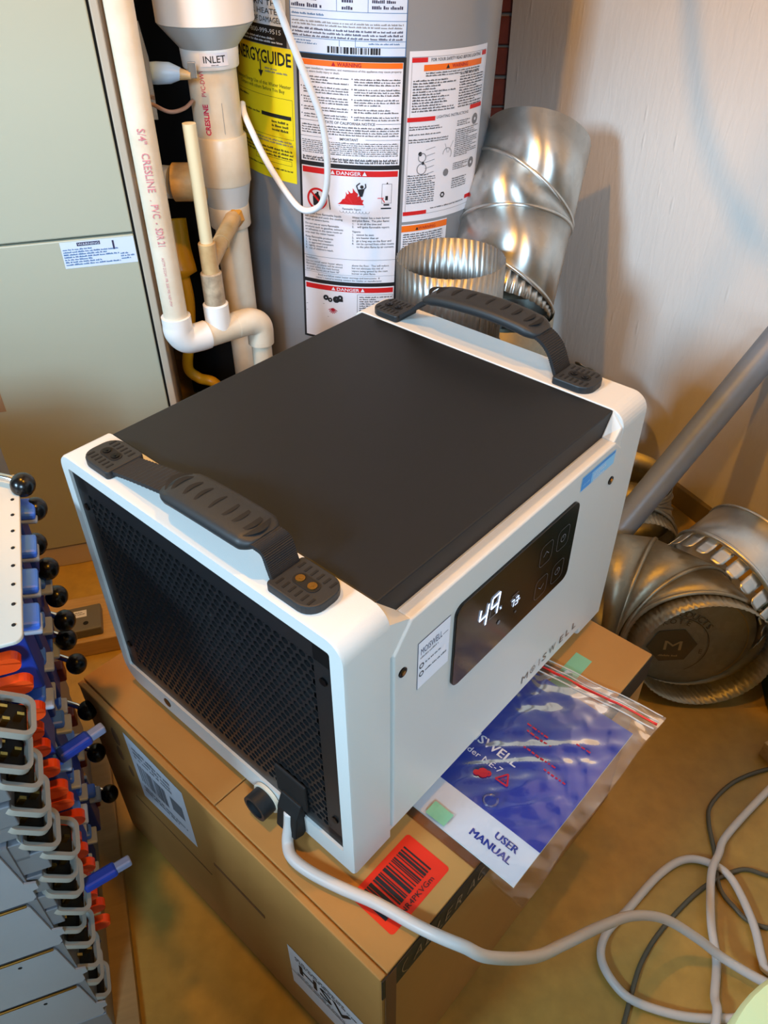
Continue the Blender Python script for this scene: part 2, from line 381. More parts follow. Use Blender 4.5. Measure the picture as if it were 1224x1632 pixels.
# right wall (painted plywood sheet)
bm = BM(); a = corner; b = WA - WD * 3.3
prism(bm, [(a.x, a.y), (b.x, b.y), ((b + WN * .03).x, (b + WN * .03).y), ((a + WN * .03).x, (a + WN * .03).y)], lambda x, y: Vector((x, y, 0.0)), lambda x, y: Vector((x, y, 2.7)))
struct('wall_right', bm, M_wall)
bm = BM(); t0 = WA + WD * 0.3; t1 = WA - WD * 1.2
for (o0, z1) in ((0.012, 0.055),):
    c0, c1 = t0 - WN * o0, t1 - WN * o0
    prism(bm, [(t0.x, t0.y), (t1.x, t1.y), (c1.x, c1.y), (c0.x, c0.y)], lambda x, y: Vector((x, y, 0.0)), lambda x, y: Vector((x, y, z1)))
struct('baseboard_right', bm, M_base, bevel=0.002)
# back wall of brick
yb = 2.25
bm = BM(); box(bm, -2.2, 2.6, yb, yb + 0.1, 0, 2.7); wb = struct('wall_back', bm, M_mortar)
bm = BM(); box(bm, -0.1, 0.1, -0.012, 0.01, -0.03, 0.03); bmesh.ops.bevel(bm, geom=bm.edges[:], offset=0.003, segments=1, affect='EDGES')
b0 = link('brick', bm, M_brick, wb)
rows = 0
first = True
for r in range(0, 24):
    z = 0.035 + r * 0.068
    for c in range(6):
        x = -0.60 + c * 0.212 + (0.106 if r % 2 else 0)
        if not (-0.62 < x < 0.62): continue
        if first: o = b0; first = False
        else: o = b0.copy(); COL.objects.link(o)
        o.location = (x + random.uniform(-.003, .003), yb + random.uniform(-.003, .002), z + random.uniform(-.0015, .0015)); o.rotation_euler = (0, random.uniform(-.01, .01), 0)
bm = BM(); box(bm, -2.25, -2.2, -2.0, -1.3, 0, 2.7); box(bm, -2.25, -2.2, -0.5, 3.0, 0, 2.7); box(bm, -2.25, -2.2, -1.3, -.5, 0, 1.6); box(bm, -2.25, -2.2, -1.3, -.5, 2.3, 2.7); struct('wall_left', bm, M_dark_wall)
bm = BM()
box(bm, -2.2, 2.6, -2.05, -2.0, 0, 1.65); box(bm, -2.2, 2.6, -2.05, -2.0, 2.3, 2.7); box(bm, -2.2, -0.3, -2.05, -2.0, 1.65, 2.3); box(bm, 0.8, 2.6, -2.05, -2.0, 1.65, 2.3)
struct('wall_front', bm, M_dark_wall)
bm = BM()
for (x0, x1, z0, z1) in ((-.3, .8, 1.65, 1.69), (-.3, .8, 2.26, 2.3), (-.3, -.26, 1.69, 2.26), (.76, .8, 1.69, 2.26), (.24, .27, 1.69, 2.26)): box(bm, x0, x1, -2.04, -1.98, z0, z1)
struct('window_1', bm, M_pvcw)
bm = BM()
for (y0, y1, z0, z1) in ((-1.3, -.5, 1.6, 1.64), (-1.3, -.5, 2.26, 2.3), (-1.3, -1.26, 1.64, 2.26), (-.54, -.5, 1.64, 2.26)): box(bm, -2.23, -2.17, y0, y1, z0, z1)
struct('window_2', bm, M_pvcw)

t = empty('lamp_blocker_board', (0, 0, 1.50), 0, 'unseen plywood sheet added above the viewer, outlined to block lamp light', 'shelf')  # added out of view; outline cut so bulb shade falls over the foreground
bm = BM(); prism(bm, [(-.9, -.1), (.75, -.1), (.75, .62), (.33, .54), (.30, .47), (.22, .455), (.16, .42), (.0, .42), (-.31, .59), (-.39, .64), (-.9, .72)], lambda x, y: Vector((x, y, 0)), lambda x, y: Vector((x, y, .012))); link('blocker_sheet', bm, M_ply, t)
for x in (-.8, .7):
    bm = BM(); cyl(bm, (x, -.05, .01), (x, -.05, 1.2), .006, seg=8); link('hanger_rod', bm, M_steel, t)
    bm = BM(); cyl(bm, (x, .5, .01), (x, .5, 1.2), .006, seg=8); link('hanger_rod', bm, M_steel, t)
t = empty('crate_light_blocker', (-1.66, -0.55, 0), 0, 'unseen wooden crates added left of the server stack to block window light', 'crate')  # added out of view; keeps side window light off furnace foot and box
bm = BM(); box(bm, 0, .55, 0, .80, 0, 1.15); link('crate_body', bm, M_ply, t, bevel=.004)
bm = BM(); box(bm, 0, .55, .82, 1.15, 0, .95); link('low_blocker_body', bm, M_ply, t, bevel=.003)
t = empty('bench_light_blocker', (-0.20, -0.75, 0), 0, 'low unseen workbench added behind the viewer to block window light', 'workbench')  # added out of view; holds front window light off the box face
bm = BM(); box(bm, 0, .40, 0, .65, .665, .70); link('bench_blocker_top', bm, M_ply, t, bevel=.003)
bm = BM(); box(bm, .02, .38, .02, .60, .02, .665); link('bench_blocker_base', bm, M_base, t, bevel=.003)
bm = BM(); box(bm, .05, .35, .05, .55, 0, .02); link('plinth', bm, M_gap, t)
t = empty('cabinet_light_blocker', (0.22, -0.55, 0), 0, 'unseen metal cabinet added behind the viewer to block window light', 'cabinet')  # added out of view; cuts front window light over the right floor
bm = BM(); box(bm, 0, .9, 0, .25, 0.04, 1.27); link('cabinet_blocker_body', bm, M_furn_edge, t, bevel=.004)
bm = BM(); box(bm, .02, .44, .25, .262, .06, 1.25); link('door', bm, M_furn_edge, t, bevel=.003)
bm = BM(); box(bm, .46, .88, .25, .262, .06, 1.25); link('door', bm, M_furn_edge, t, bevel=.003)
bm = BM(); box(bm, .03, .87, .03, .22, 0, .04); link('plinth', bm, M_gap, t)
# lamp fixture and the cord that hangs beside it (its shadow falls on the right wall)
for lp_, lb_ in ((LAMP, 'bare bulb on a cord above the left end of the dehumidifier'), (LAMP2, 'bare bulb on a cord above the right side of the dehumidifier')):
    t = empty('pendant_lamp', (lp_.x, lp_.y, 2.70), 0, lb_, 'lamp')
    bm = BM(); dz_ = 2.70 - lp_.z - .05; sweep(bm, [(0, 0, -dz_ + .07), (0, 0, -dz_ + .06), (0, 0, -dz_ + .02), (0, 0, -dz_)], [0.012, 0.02, 0.022, 0.02], 20); link('lamp_holder', bm, M_pvcw, t, auto=40)
    bm = BM(); cyl(bm, (0, 0, 0), (0, 0, -dz_ + .07), .004, seg=8); link('lamp_cord', bm, M_cable_w, t, smooth=True)

wp = [(0.549, 1.726, 1.028), (0.561, 1.703, 0.973), (0.579, 1.668, 0.879), (0.604, 1.618, 0.783), (0.639, 1.55, 0.70), (0.676, 1.477, 0.643), (0.704, 1.424, 0.617), (0.76, 1.31, 0.59), (0.80, 1.22, 0.60)]
wp = [(0.53, 1.77, 1.15), (0.535, 1.76, 1.09)] + wp
hp = [Vector(q).lerp(LAMP, 0.38) for q in wp]; hp = [Vector((hp[0].x, hp[0].y + .02, 2.69)), Vector((hp[0].x, hp[0].y + .01, 2.2))] + hp + [Vector((hp[-1].x + .10, hp[-1].y - .15, 1.5)), Vector((hp[-1].x + .14, hp[-1].y - .2, 2.69))]
o = cable('hanging_hose', hp, 0.012, M_pvcw); tag(o, 'white hose looping down from above in front of the right wall', 'hose')
# ---------------------------------------------------------------- dehumidifier
L, W, H = 0.4939, 0.4015, 0.35
YAW = 0.8426
U0 = Vector((-0.0316, 0.3983, 0.3597))
un = empty('dehumidifier', U0, YAW, 'white and black portable dehumidifier with two carry handles, on the cardboard box', 'dehumidifier')
V3 = Vector
def cap(name, u0, u1, outer):
    prof = rrect(0, W, 0, H, 0.02, 8, rs=(0.006, 0.028, 0.018, 0.020))
    bm = BM(); prism(bm, prof, lambda v, z: V3((u0, v, z)), lambda v, z: V3((u1, v, z)))
    # shoulder wedges that meet the slanting side panels
    for v0, v1 in ((0.0, 0.0145), (W - 0.0145, W)):
        if u0 < 0.1: pl = [(u1 - .002, 0.3495), (u1 + .001, 0.3495), (u1 + 0.025, 0.3225), (u1 + 0.0025, 0.294), (u1 - .002, 0.294)]
        else: pl = [(u0 + .002, 0.3495), (u0 - .001, 0.3495), (u0 - 0.018, 0.3225), (u0 - .001, 0.3077), (u0 + .002, 0.294)]
        vo, vi = (0.0, 0.0155) if v0 == 0 else (W, W - 0.0155); sg = 1 if v0 == 0 else -1
        prism(bm, pl, lambda u, z: V3((u, vo + sg * .001 * (z > .33), min(z, .333))), lambda u, z: V3((u, vi, z)))
    return link(name, bm, M_white, un, bevel=0.0025, bseg=3)
# front frame with a real opening for the grille
def front_cap():
    outer = rrect(0, W, 0, H, 0.02, 8, rs=(0.006, 0.028, 0.018, 0.020)); g0, g1, z0, z1 = 0.0159, 0.388, 0.0306, 0.3341
    inner = rrect(g0, g1, z0, z1, 0.003, 8)
    bm = BM(); rings = []
    for (pl, u) in ((outer, 0.054), (outer, 0.0025), ([(W / 2 + (a - W / 2) * (1 - .005), H / 2 + (b - H / 2) * (1 - .005)) for a, b in outer], 0.0), (inner, 0.0), (inner, 0.006), (inner, 0.054)):
        rings.append([bm.verts.new(V3((u, a, b))) for a, b in pl])
    n = len(outer)
    for j in range(5):
        for k in range(n): bm.faces.new((rings[j][k], rings[j][(k + 1) % n], rings[j + 1][(k + 1) % n], rings[j + 1][k]))
    for k in range(n): bm.faces.new((rings[5][k], rings[5][(k + 1) % n], rings[0][(k + 1) % n], rings[0][k]))
    for v0, v1 in ((0.0, 0.0145), (W - 0.0145, W)):
        pl = [(.0535, 0.3495), (.0545, 0.3495), (.0785, 0.3225), (.0565, 0.294), (.0535, 0.294)]
        vo, vi = (0.0, 0.0155) if v0 == 0 else (W, W - 0.0155); sg = 1 if v0 == 0 else -1
        prism(bm, pl, lambda u, z: V3((u, vo + sg * .001 * (z > .33), min(z, .333))), lambda u, z: V3((u, vi, z)))
    return link('front_end_cap', bm, M_white, un, auto=35)
front_cap()
cap('rear_end_cap', 0.4394, L, 1)
# white shell and side panels
bm = BM(); box(bm, 0.054, 0.4394, 0.002, W - 0.002, 0.012, 0.3215); link('inner_shell', bm, M_white, un, bevel=0.001)
for s, nm in ((0, 'side_panel'), (1, 'side_panel')):
    pl = [(0.0565, 0.022), (0.4475, 0.022), (0.4475, 0.297), (0.4395, 0.3085), (0.424, 0.3225), (0.0795, 0.3225), (0.0565, 0.294)]
    bm = BM()
    if s == 0: prism(bm, pl, lambda u, z: V3((u, -0.0022, z)), lambda u, z: V3((u, 0.0155, z)))
    else: prism(bm, pl, lambda u, z: V3((u, W - 0.0155, z)), lambda u, z: V3((u, W + 0.0022, z)))
    link(nm, bm, M_white, un, bevel=0.0022, bseg=3)
bm = BM(); box(bm, 0.0545, 0.439, 0.0155, W - 0.0155, 0.3, 0.3494); link('top_cover', bm, M_black, un, bevel=0.0015)
# grille: plate with hexagonal holes
def grille():
    g0, g1, z0, z1, u = 0.0162, 0.3877, 0.0309, 0.3338, 0.0030
    a0, a1, b0, b1 = g0 + 0.020, g1 - 0.016, z0 + 0.018, z1 - 0.021
    bm = BM(); dx = 0.0104; dz = dx * math.sqrt(3) / 2; nx = int((a1 - a0) / dx); nz = int((b1 - b0) / dz)
    Ro = dx / math.sqrt(3); Ri = Ro * 0.70
    def hexv(cx, cz, r, uu): return [bm.verts.new(V3((uu, cx + r * math.sin(PI / 3 * k), cz + r * math.cos(PI / 3 * k)))) for k in range(6)]
    for j in range(nz):
        for i in range(nx - (j % 2)):
            cx = a0 + dx * (i + 0.5 + 0.5 * (j % 2)); cz = b0 + dz * (j + 0.5)
            o = hexv(cx, cz, Ro, u); n = hexv(cx, cz, Ri, u); d = hexv(cx, cz, Ri, u + 0.004)
            for k in range(6):
                q = (k + 1) % 6; bm.faces.new((o[k], o[q], n[q], n[k])); bm.faces.new((n[k], n[q], d[q], d[k]))
    e = Ro * 0.5
    A0, A1, B0, B1 = a0 + dx * .25, a0 + dx * (nx - .25), b0, b0 + dz * nz
    for (c0, c1, d0, d1) in ((g0, g1, z0, B0 + .001), (g0, g1, B1 - .001, z1), (g0, A0, z0, z1), (A1, g1, z0, z1)):
        box(bm, u + 0.0001, u + 0.0022, c0, c1, d0, d1)
    return link('grille', bm, M_grille, un)
grille()
bm = BM(); box(bm, 0.045, 0.05, 0.02, W - 0.02, 0.03, H - 0.02); link('inner_back', bm, M_inner, un)
bm = BM()
for q in ((.0165, .020, .031, .333), (.384, .3875, .031, .333), (.0165, .3875, .031, .0345), (.0165, .3875, .330, .3335)): box(bm, .0075, .045, *q)
link('recess_dark_liner', bm, M_inner, un)  # black strips added to darken the recess behind the grille
# fan hub with white arcs painting its glints and motor box seen through the holes
bm = BM()
for k in range(9):
    a = 2 * PI * k / 9; M4 = Matrix.Translation((0.03, 0.165, 0.225)) @ Matrix.Rotation(a, 4, 'X') @ Matrix.Translation((0, 0, 0.05)) @ Matrix.Rotation(0.6, 4, 'Z')
    box(bm, -0.001, 0.001, -0.016, 0.016, -0.03, 0.045, M4)
fan = link('fan', bm, M_steel, un)
bm = BM(); cyl(bm, (0.015, 0.165, 0.225), (0.035, 0.165, 0.225), 0.026); link('fan_hub', bm, M_steel2, fan, auto=30)
for a0_, a1_, r_ in ((20, 75, .034), (100, 150, .030), (-60, -25, .036), (200, 235, .028)):
    bm = BM(); sweep(bm, [(0.0105, 0.165 + r_ * math.cos(R(q)), 0.232 + r_ * math.sin(R(q))) for q in range(a0_, a1_ + 1, 5)], .004, 8); link('hub_glint', bm, M_pvcw, fan, smooth=True)
bm = BM(); box(bm, 0.0055, 0.04, 0.045, 0.095, 0.215, 0.275); link('control_housing', bm, M_inner, un)
for (v, z) in ((0.0275, 0.289), (0.0275, 0.075), (0.376, 0.289), (0.376, 0.075)):
    bm = BM(); cyl(bm, (0.0012, v, z), (0.0035, v, z), 0.0042, seg=12); link('screw', bm, M_screw, un, auto=30)
bm = BM(); cyl(bm, (-0.0006, 0.3137, 0.0165), (0.002, 0.3137, 0.0165), 0.0065, seg=16); link('screw', bm, M_screw, un, auto=30)
for (u, z) in ((0.0675, 0.2657), (0.4286, 0.2692)):
    bm = BM(); cyl(bm, (u, -0.0035, z), (u, 0.002, z), 0.0052, seg=18); s_ = link('screw', bm, M_screw, un, auto=30)
    bm = BM(); cyl(bm, (u, -0.0045, z), (u, -0.003, z), 0.0025, seg=6); link('screw_socket', bm, M_brass, s_, auto=30)
# feet
for (u, v) in ((0.03, 0.30), (0.03, 0.085), (0.46, 0.30), (0.46, 0.085)):
    bm = BM(); sweep(bm, [(u, v, -0.012), (u, v, -0.008), (u, v, 0.001)], [0.017, 0.018, 0.013], 24); link('foot', bm, M_pvcw, un, auto=40)
# drain outlet with black plug and the power cord strain relief
bm = BM(); tube(bm, (-0.022, 0.131, 0.009), (0.004, 0.131, 0.009), 0.0165, 0.004, 28); dr = link('drain_outlet', bm, M_rubber, un, auto=40)
bm = BM(); cyl(bm, (-0.017, 0.131, 0.009), (0.003, 0.131, 0.009), 0.0124, seg=24); link('drain_plug', bm, M_inner, dr, auto=40)
bm = BM(); tube(bm, (-0.005, 0.131, 0.009), (-0.001, 0.131, 0.009), 0.0195, 0.004, 28); link('drain_collar', bm, M_pvc, dr, auto=40)
bm = BM(); prism(bm, [(-0.016, 0.004), (-0.0035, -0.002), (0.003, 0.004), (0.003, 0.052), (-0.003, 0.054), (-0.011, 0.036)], lambda u, z: V3((u, 0.073, z)), lambda u, z: V3((u, 0.103, z)))
box(bm, -0.001, 0.003, 0.066, 0.112, 0.045, 0.092)
link('cord_clip', bm, M_inner, un, bevel=0.003)
# control panel
bm = BM(); prism(bm, rrect(0.1405, 0.3557, 0.1745, 0.2872, 0.011, 6), lambda u, z: V3((u, -0.0052, z)), lambda u, z: V3((u, 0.001, z)))
cp = link('control_panel', bm, M_gloss, un, bevel=0.0006)
a = Art(lambda x, y, l: V3((x, -0.0056 - l * 0.0002, y)))
def seg7(a, x, y, w, h, t, segs, m, sl=0.12):
    S = {'a': (0, h, w, h), 'g': (0, h / 2, w, h / 2), 'd': (0, 0, w, 0), 'f': (0, h / 2, 0, h), 'b': (w, h / 2, w, h), 'e': (0, 0, 0, h / 2), 'c': (w, 0, w, h / 2)}
    for k in segs:
        x0, y0, x1, y1 = S[k]; a.line(x + x0 + y0 * sl, y + y0, x + x1 + y1 * sl, y + y1, t, m)
seg7(a, 0.1765, 0.229, 0.0125, 0.027, 0.0026, 'fgbc', M_digit); seg7(a, 0.1955, 0.231, 0.0125, 0.027, 0.0026, 'fgbca', M_digit)
seg7(a, 0.1955, 0.231, 0.0125, 0.027, 0.0012, 'ed', M_dim)
a.text('%', 0.213, 0.231, 0.004, M_digit)
seg7(a, 0.2345, 0.215, 0.005, 0.010, 0.0011, 'abc', M_digit); seg7(a, 0.2425, 0.215, 0.005, 0.010, 0.0011, 'abgcd', M_digit)
a.text('F', 0.250, 0.217, 0.003, M_digit); a.rect(0.236, 0.247, 0.231, 0.2325, M_dim, 2)
a.ring(0.2145, 0.212, 0.0004, 0.0026, M_grey_ink, n=12)
a.ring(0.246, 0.203, 0.0003, 0.0016, M_dim, n=8)
a.build('display_digits', cp)['kind'] = 'stuff'
for (x, y, k) in ((0.2945, 0.2515, 'up'), (0.3275, 0.2515, 'pw'), (0.2945, 0.203, 'dn'), (0.3275, 0.203, 'tm')):
    a = Art(lambda x, y, l: V3((x, -0.0056 - l * 0.0002, y)))
    P = rrect(x - 0.0115, x + 0.0115, y - 0.0145, y + 0.0145, 0.006, 4)
    for i in range(len(P)):
        p, q = P[i], P[(i + 1) % len(P)]; a.line(*p, *q, 0.0005, M_dim)
    if k == 'up': a.line(x - .005, y - .002, x, y + .003, .0007, M_grey_ink); a.line(x, y + .003, x + .005, y - .002, .0007, M_grey_ink)
    elif k == 'dn': a.line(x - .005, y + .002, x, y - .003, .0007, M_grey_ink); a.line(x, y - .003, x + .005, y + .002, .0007, M_grey_ink)
    else:
        a.ring(x, y, .0042, .0049, M_grey_ink, n=18); a.line(x, y, x, y + .0035, .0006, M_grey_ink)
    a.build('touch_button', cp)
# logo printed on the side panel
a = Art(lambda x, y, l: V3((x, -0.0026 - l * 0.0002, y)))
for i, ch in enumerate('MOISWELL'):
    x = [0.290, 0.310, 0.3285, 0.336, 0.352, 0.3755, 0.3905, 0.4065][i]
    if ch == 'O':
        a.ring(x + .0055, 0.0445, .0045, .0056, M_logo, n=20); a.ring(x + .0055, 0.0445, .0012, .0022, M_logo, n=12)
    else: a.text(ch, x, 0.0385, 0.0125, M_logo, wid=(0.0022 if ch == 'I' else 0.0150 if ch in 'MW' else 0.0105))
a.build('brand_print', un)
# contact sticker
a = Art(lambda x, y, l: V3((x, -0.0025 - l * LAY, y)))
a.rect(0.088, 0.1345, 0.2215, 0.2845, M_inkblue, 0); a.rect(0.0885, 0.134, 0.222, 0.284, M_paper, 1)
a.text('MOISWELL', 0.0915, 0.2665, 0.0085, M_inkblue, 2, wid=0.031); a.line(0.1235, 0.268, 0.131, 0.268, 0.0006, M_inkblue)
a.lines(0.0915, 0.118, 0.2655, 0.2585, 0.0038, M_grey_ink, rag=0)
for y in (0.2515, 0.2405):
    a.ring(0.0935, y, 0.0022, 0.0034, M_ink, n=16)
a.lines(0.099, 0.122, 0.2545, 0.2495, 0.0036, M_ink, rag=0, seed=4); a.lines(0.099, 0.131, 0.2435, 0.2385, 0.0036, M_ink, rag=0, seed=5)
a.build('contact_sticker', un)['label'] = 'white contact sticker'
a = Art(lambda x, y, l: V3((x, -0.0025 - l * LAY, y)))
a.rect(0.355, 0.426, 0.2945, 0.3135, M_lightblue, 0); a.rect(0.3562, 0.376, 0.2957, 0.309, M_skyblue, 1); a.rect(0.3562, 0.425, 0.3095, 0.3125, M_skyblue, 1)
a.lines(0.379, 0.408, 0.3085, 0.2965, 0.003, M_paper, seed=8); a.lines(0.358, 0.373, 0.305, 0.300, 0.004, M_lightblue, seed=9)
a.build('energy_sticker', un)['label'] = 'blue and light blue sticker'

# carry handles
def handle(name, uc, path, grip, bases, wg=0.034):
    root_bm = BM()
    # webbing: ribbed strap swept along (v,z) path
    P = smooth_path([V3((uc, v, z)) for v, z in path], 14); N = len(P)
    def prof(i, k):
        t = 0.0017 + (0.0007 if i % 2 else 0); w = 0.0155
        return [(t, -w), (t, w), (-t, w), (-t, -w)][k]
    bm = BM(); sweep(bm, P, 1, 4, True, prof, up=V3((0, 0, 1))); h = link(name, bm, M_web, un)
    # grip
    G = smooth_path([V3((uc, v, z)) for v, z in grip], 10); n = len(G)
    def gp(i, k):
        f = i / (n - 1); e = min(f, 1 - f) * 2; w = 0.012 + 0.0095 * min(1, e * 3.0) ** 0.6; w += 0.0015 * math.sin(f * PI); t = 0.0045 + 0.0035 * min(1, e * 2.5)
        a_ = 2 * PI * k / 16; ca, sa = math.cos(a_), math.sin(a_)
        x = t * (abs(ca) ** 0.6) * (1 if ca > 0 else -1); y = w * (abs(sa) ** 0.7) * (1 if sa > 0 else -1); return (x, y)
    bm = BM(); sweep(bm, G, 1, 16, True, gp, up=V3((0, 0, 1))); gr = link('grip', bm, M_rubber, h, auto=50)
    # crescent grooves moulded in the grip, as dark slots standing in the upper face
    bm = BM(); c = 9
    for q in range(c):
        f = 0.16 + 0.68 * q / (c - 1); p = G[int(f * (n - 1))]; sgn = -1 if q < c / 2 else 1
        if abs(q - (c - 1) / 2) < 1: sgn = 1 if q >= c / 2 else -1
        big = 0.4 + 0.6 * abs(q - (c - 1) / 2) / ((c - 1) / 2)
        outer = []; inner = []
        for j in range(9):
            s = -1 + 2 * j / 8; bow = (1 - s * s)
            outer.append((p.x + s * 0.0155, p.y - sgn * (0.0062 * big) * bow * 1.5 - sgn * .0006)); inner.append((p.x + s * 0.0155, p.y - sgn * (0.0062 * big) * bow * 0.55 + sgn * .0003))
        pl = outer + inner[::-1]
        zt = p.z + 0.0086
        A = [bm.verts.new((x, y, zt - 0.0022 * ((x - p.x) / .0155) ** 2)) for x, y in pl]
        for j in range(8): bm.faces.new((A[j], A[j + 1], A[len(pl) - 2 - j], A[len(pl) - 1 - j]))
    link('grip_grooves', bm, M_inner, h)
    for (v0, v1, side) in bases:
        bm = BM(); rr = (0.016, 0.004, 0.004, 0.016) if side < 0 else (0.004, 0.016, 0.016, 0.004)
        # profile drawn in (v,u)
        pl = rrect(v0, v1, uc - 0.0215, uc + 0.0215, 0.01, 6, rs=rr)
        prism(bm, pl, lambda v, u: V3((u, v, 0.3495)), lambda v, u: V3((u, v, 0.3590)))
        bs = link('anchor_plate', bm, M_rubber, h, bevel=0.0015)
        bm = BM(); vm = (v0 + v1) / 2
        for sx in (-1, 1):
            for j in range(6):
                v = v0 + 0.008 + j * (v1 - v0 - 0.016) / 5; box(bm, uc + sx * 0.0125 - 0.004, uc + sx * 0.0125 + 0.004, v - 0.0011, v + 0.0011, 0.3586, 0.3594)
        link('slots', bm, M_inner, bs)
        bm = BM(); P2 = rrect(vm - 0.0135, vm + 0.0135, uc - 0.0065, uc + 0.0065, 0.006, 5); 
        prism(bm, P2, lambda v, u: V3((u, v, 0.3585)), lambda v, u: V3((u, v, 0.3596))); link('screw_well', bm, M_inner, bs)
        bm = BM()
        for dv in (-0.007, 0.007): cyl(bm, (uc, vm + dv, 0.358), (uc, vm + dv, 0.3606), 0.0042, seg=12); cyl(bm, (uc, vm + dv, 0.3606), (uc, vm + dv, 0.3612), 0.0015, seg=6)
        link('screws', bm, M_brass if v0 < 0.2 and uc < 0.1 else M_screw, bs, auto=40)
    return h
handle('carry_handle', 0.0270, [(0.335, .3535), (0.322, .3545), (0.29, .3625), (0.245, .372), (0.22, .3765), (0.17, .379), (0.13, .380), (0.108, .382), (0.099, .379), (0.0945, .366), (0.0905, .357), (0.08, .3535)],
       [(0.238, .3725), (0.215, .3770), (0.17, .3800), (0.13, .3810), (0.112, .3808)], [(0.318, 0.366, 1), (0.040, 0.0925, -1)])
handle('carry_handle', 0.4640, [(0.342, .3535), (0.331, .3555), (0.31, .371), (0.29, .3875), (0.26, .397), (0.20, .401), (0.15, .3985), (0.125, .393), (0.110, .382), (0.101, .366), (0.096, .357), (0.085, .3535)],
       [(0.293, .388), (0.265, .3975), (0.20, .4025), (0.15, .4000), (0.126, .394)], [(0.329, 0.375, 1), (0.050, 0.0975, -1)])
# power cord of the dehumidifier (given in the unit's frame)
def to_unit(p):
    d = V3(p) - U0; c, s = math.cos(YAW), math.sin(YAW); return V3((d.x * c + d.y * s, -d.x * s + d.y * c, d.z))
cord = [(-0.1015, 0.4505, 0.395), (-0.103, 0.447, 0.376), (-0.1055, 0.438, 0.3575), (-0.100, 0.422, 0.3552), (-0.080, 0.406, 0.3552), (-0.049, 0.39, 0.3552), (-0.01, 0.373, 0.3552), (0.027, 0.352, 0.356), (0.051, 0.339, 0.359), (0.075, 0.331, 0.355), (0.101, 0.33, 0.333), (0.153, 0.349, 0.285), (0.197, 0.38, 0.24), (0.259, 0.425, 0.18), (0.311, 0.454, 0.14), (0.363, 0.467, 0.1), (0.412, 0.46, 0.06), (0.449, 0.448, 0.03), (0.487, 0.426, 0.0225), (0.523, 0.405, 0.0225), (0.57, 0.37, 0.0225)]
cable('power_cord', [to_unit(p) for p in cord], 0.0064, M_cable, un)

# ---------------------------------------------------------------- cardboard box under it
BY = R(47.69); B0 = Vector((-0.005, 0.304, 0))
bx = empty('cardboard_box', B0, BY, 'large brown cardboard shipping box the dehumidifier stands on, red barcode sticker on top', 'box')
BL, BW, BH = 0.54, 0.535, 0.3465
bm = BM(); box(bm, 0.0, BL, 0.0, BW, 0.0, BH - 0.004); link('carton', bm, M_card, bx, bevel=0.003)
bm = BM(); box(bm, 0.009, BL, 0.0005, 0.262, BH - 0.004, BH); link('flap', bm, M_card, bx, bevel=0.0012)
bm = BM(); box(bm, 0.009, BL, 0.2635, BW, BH - 0.004, BH - 0.0002); link('flap', bm, M_card, bx, bevel=0.0012)
bm = BM(); box(bm, -0.0006, 0.0075, 0.001, BW - 0.001, BH - 0.006, BH - 0.0012); link('folded_edge', bm, M_card, bx, bevel=0.0015)
bm = BM(); box(bm, 0.004, 0.02, -0.0012, 0.0, 0.02, BH - 0.004); link('corner_flute', bm, M_card_d, bx)
# hand slot and creases in the left face
bm = BM(); prism(bm, [(0.19, 0.19), (0.285, 0.195), (0.285, 0.2), (0.19, 0.1965)], lambda v, z: V3((-0.0008, v, z)), lambda v, z: V3((0.002, v, z))); box(bm, -0.0006, 0.001, 0.30, 0.47, 0.148, 0.150); link('crease', bm, M_card_d, bx)
bm = BM()
for (v, z, h) in ((0.468, 0.29, .012), (0.472, 0.25, .01), (0.455, 0.225, .008)): sphere(bm, (0.0, v, z), h, 0.12, 0.7, 1.6, 10, 6)
link('dent', bm, M_card_d, bx)
# black band with lettering on the near right face
bm = BM(); box(bm, 0.0, BL, -0.0009, 0.0005, BH - 0.047, BH - 0.0035); bd = link('black_band', bm, M_tape, bx); bd['label'] = 'black printed band'
a = Art(lambda x, y, l: V3((x, -0.0012 - l * 0.0002, y)))
for i, ch in enumerate('ALLERAC'): a.text(ch, 0.045 + i * 0.0165 + (0.006 if i > 4 else 0), BH - 0.037, 0.021, M_tan, shear=0.3, wid=0.014, bold=-0.012)
a.ring(0.045, BH - 0.0265, 0.016, 0.0172, M_tan, a0=R(120), a1=R(240), n=10)
a.build('band_print', bx)
# red barcode sticker on top
a = Art(ftop(BH))
a.poly(rrect(0.037, 0.129, 0.0195, 0.0785, 0.004, 4), M_redst, 0)
a.barcode(0.043, 0.116, 0.034, 0.0715, M_ink, 2, 46, 11)
a.text('TNR4PKVGm', 0.054, 0.0245, 0.0062, M_ink, 2, wid=0.055)
a.build('barcode_sticker', bx)['label'] = 'red sticker with black barcode'
# white labels on the left face
fl = lambda x, y, l: V3((-0.0005 - l * 0.0002, -x, y))
a = Art(fl)
a.poly([(-0.437, 0.33), (-0.437, 0.186), (-0.318, 0.196), (-0.318, 0.322)], M_paper, 0)
a.lines(-0.425, -0.345, 0.315, 0.285, 0.009, M_grey_ink, seed=2); a.barcode(-0.425, -0.365, 0.235, 0.275, M_grey_ink, 2, 40, 5)
a.rect(-0.355, -0.33, 0.245, 0.275, M_grey_ink, 2); a.lines(-0.425, -0.33, 0.228, 0.205, 0.008, M_grey_ink, seed=6)
a.build('address_label', bx)['label'] = 'white address label'
a = Art(fl)
a.poly([(-0.152, 0.182), (-0.152, 0.075), (-0.03, 0.075), (-0.012, 0.178)], M_paper, 0)
a.text('HSV1', -0.138, 0.128, 0.026, M_ink, 2, wid=0.105, bold=0.01); a.lines(-0.14, -0.03, 0.17, 0.158, 0.006, M_ink, seed=3); a.line(-0.152, 0.113, -0.03, 0.113, 0.001, M_ink)
a.lines(-0.14, -0.04, 0.125, 0.114, 0.005, M_grey_ink, seed=13)
a.build('routing_label', bx)['label'] = 'white routing label'

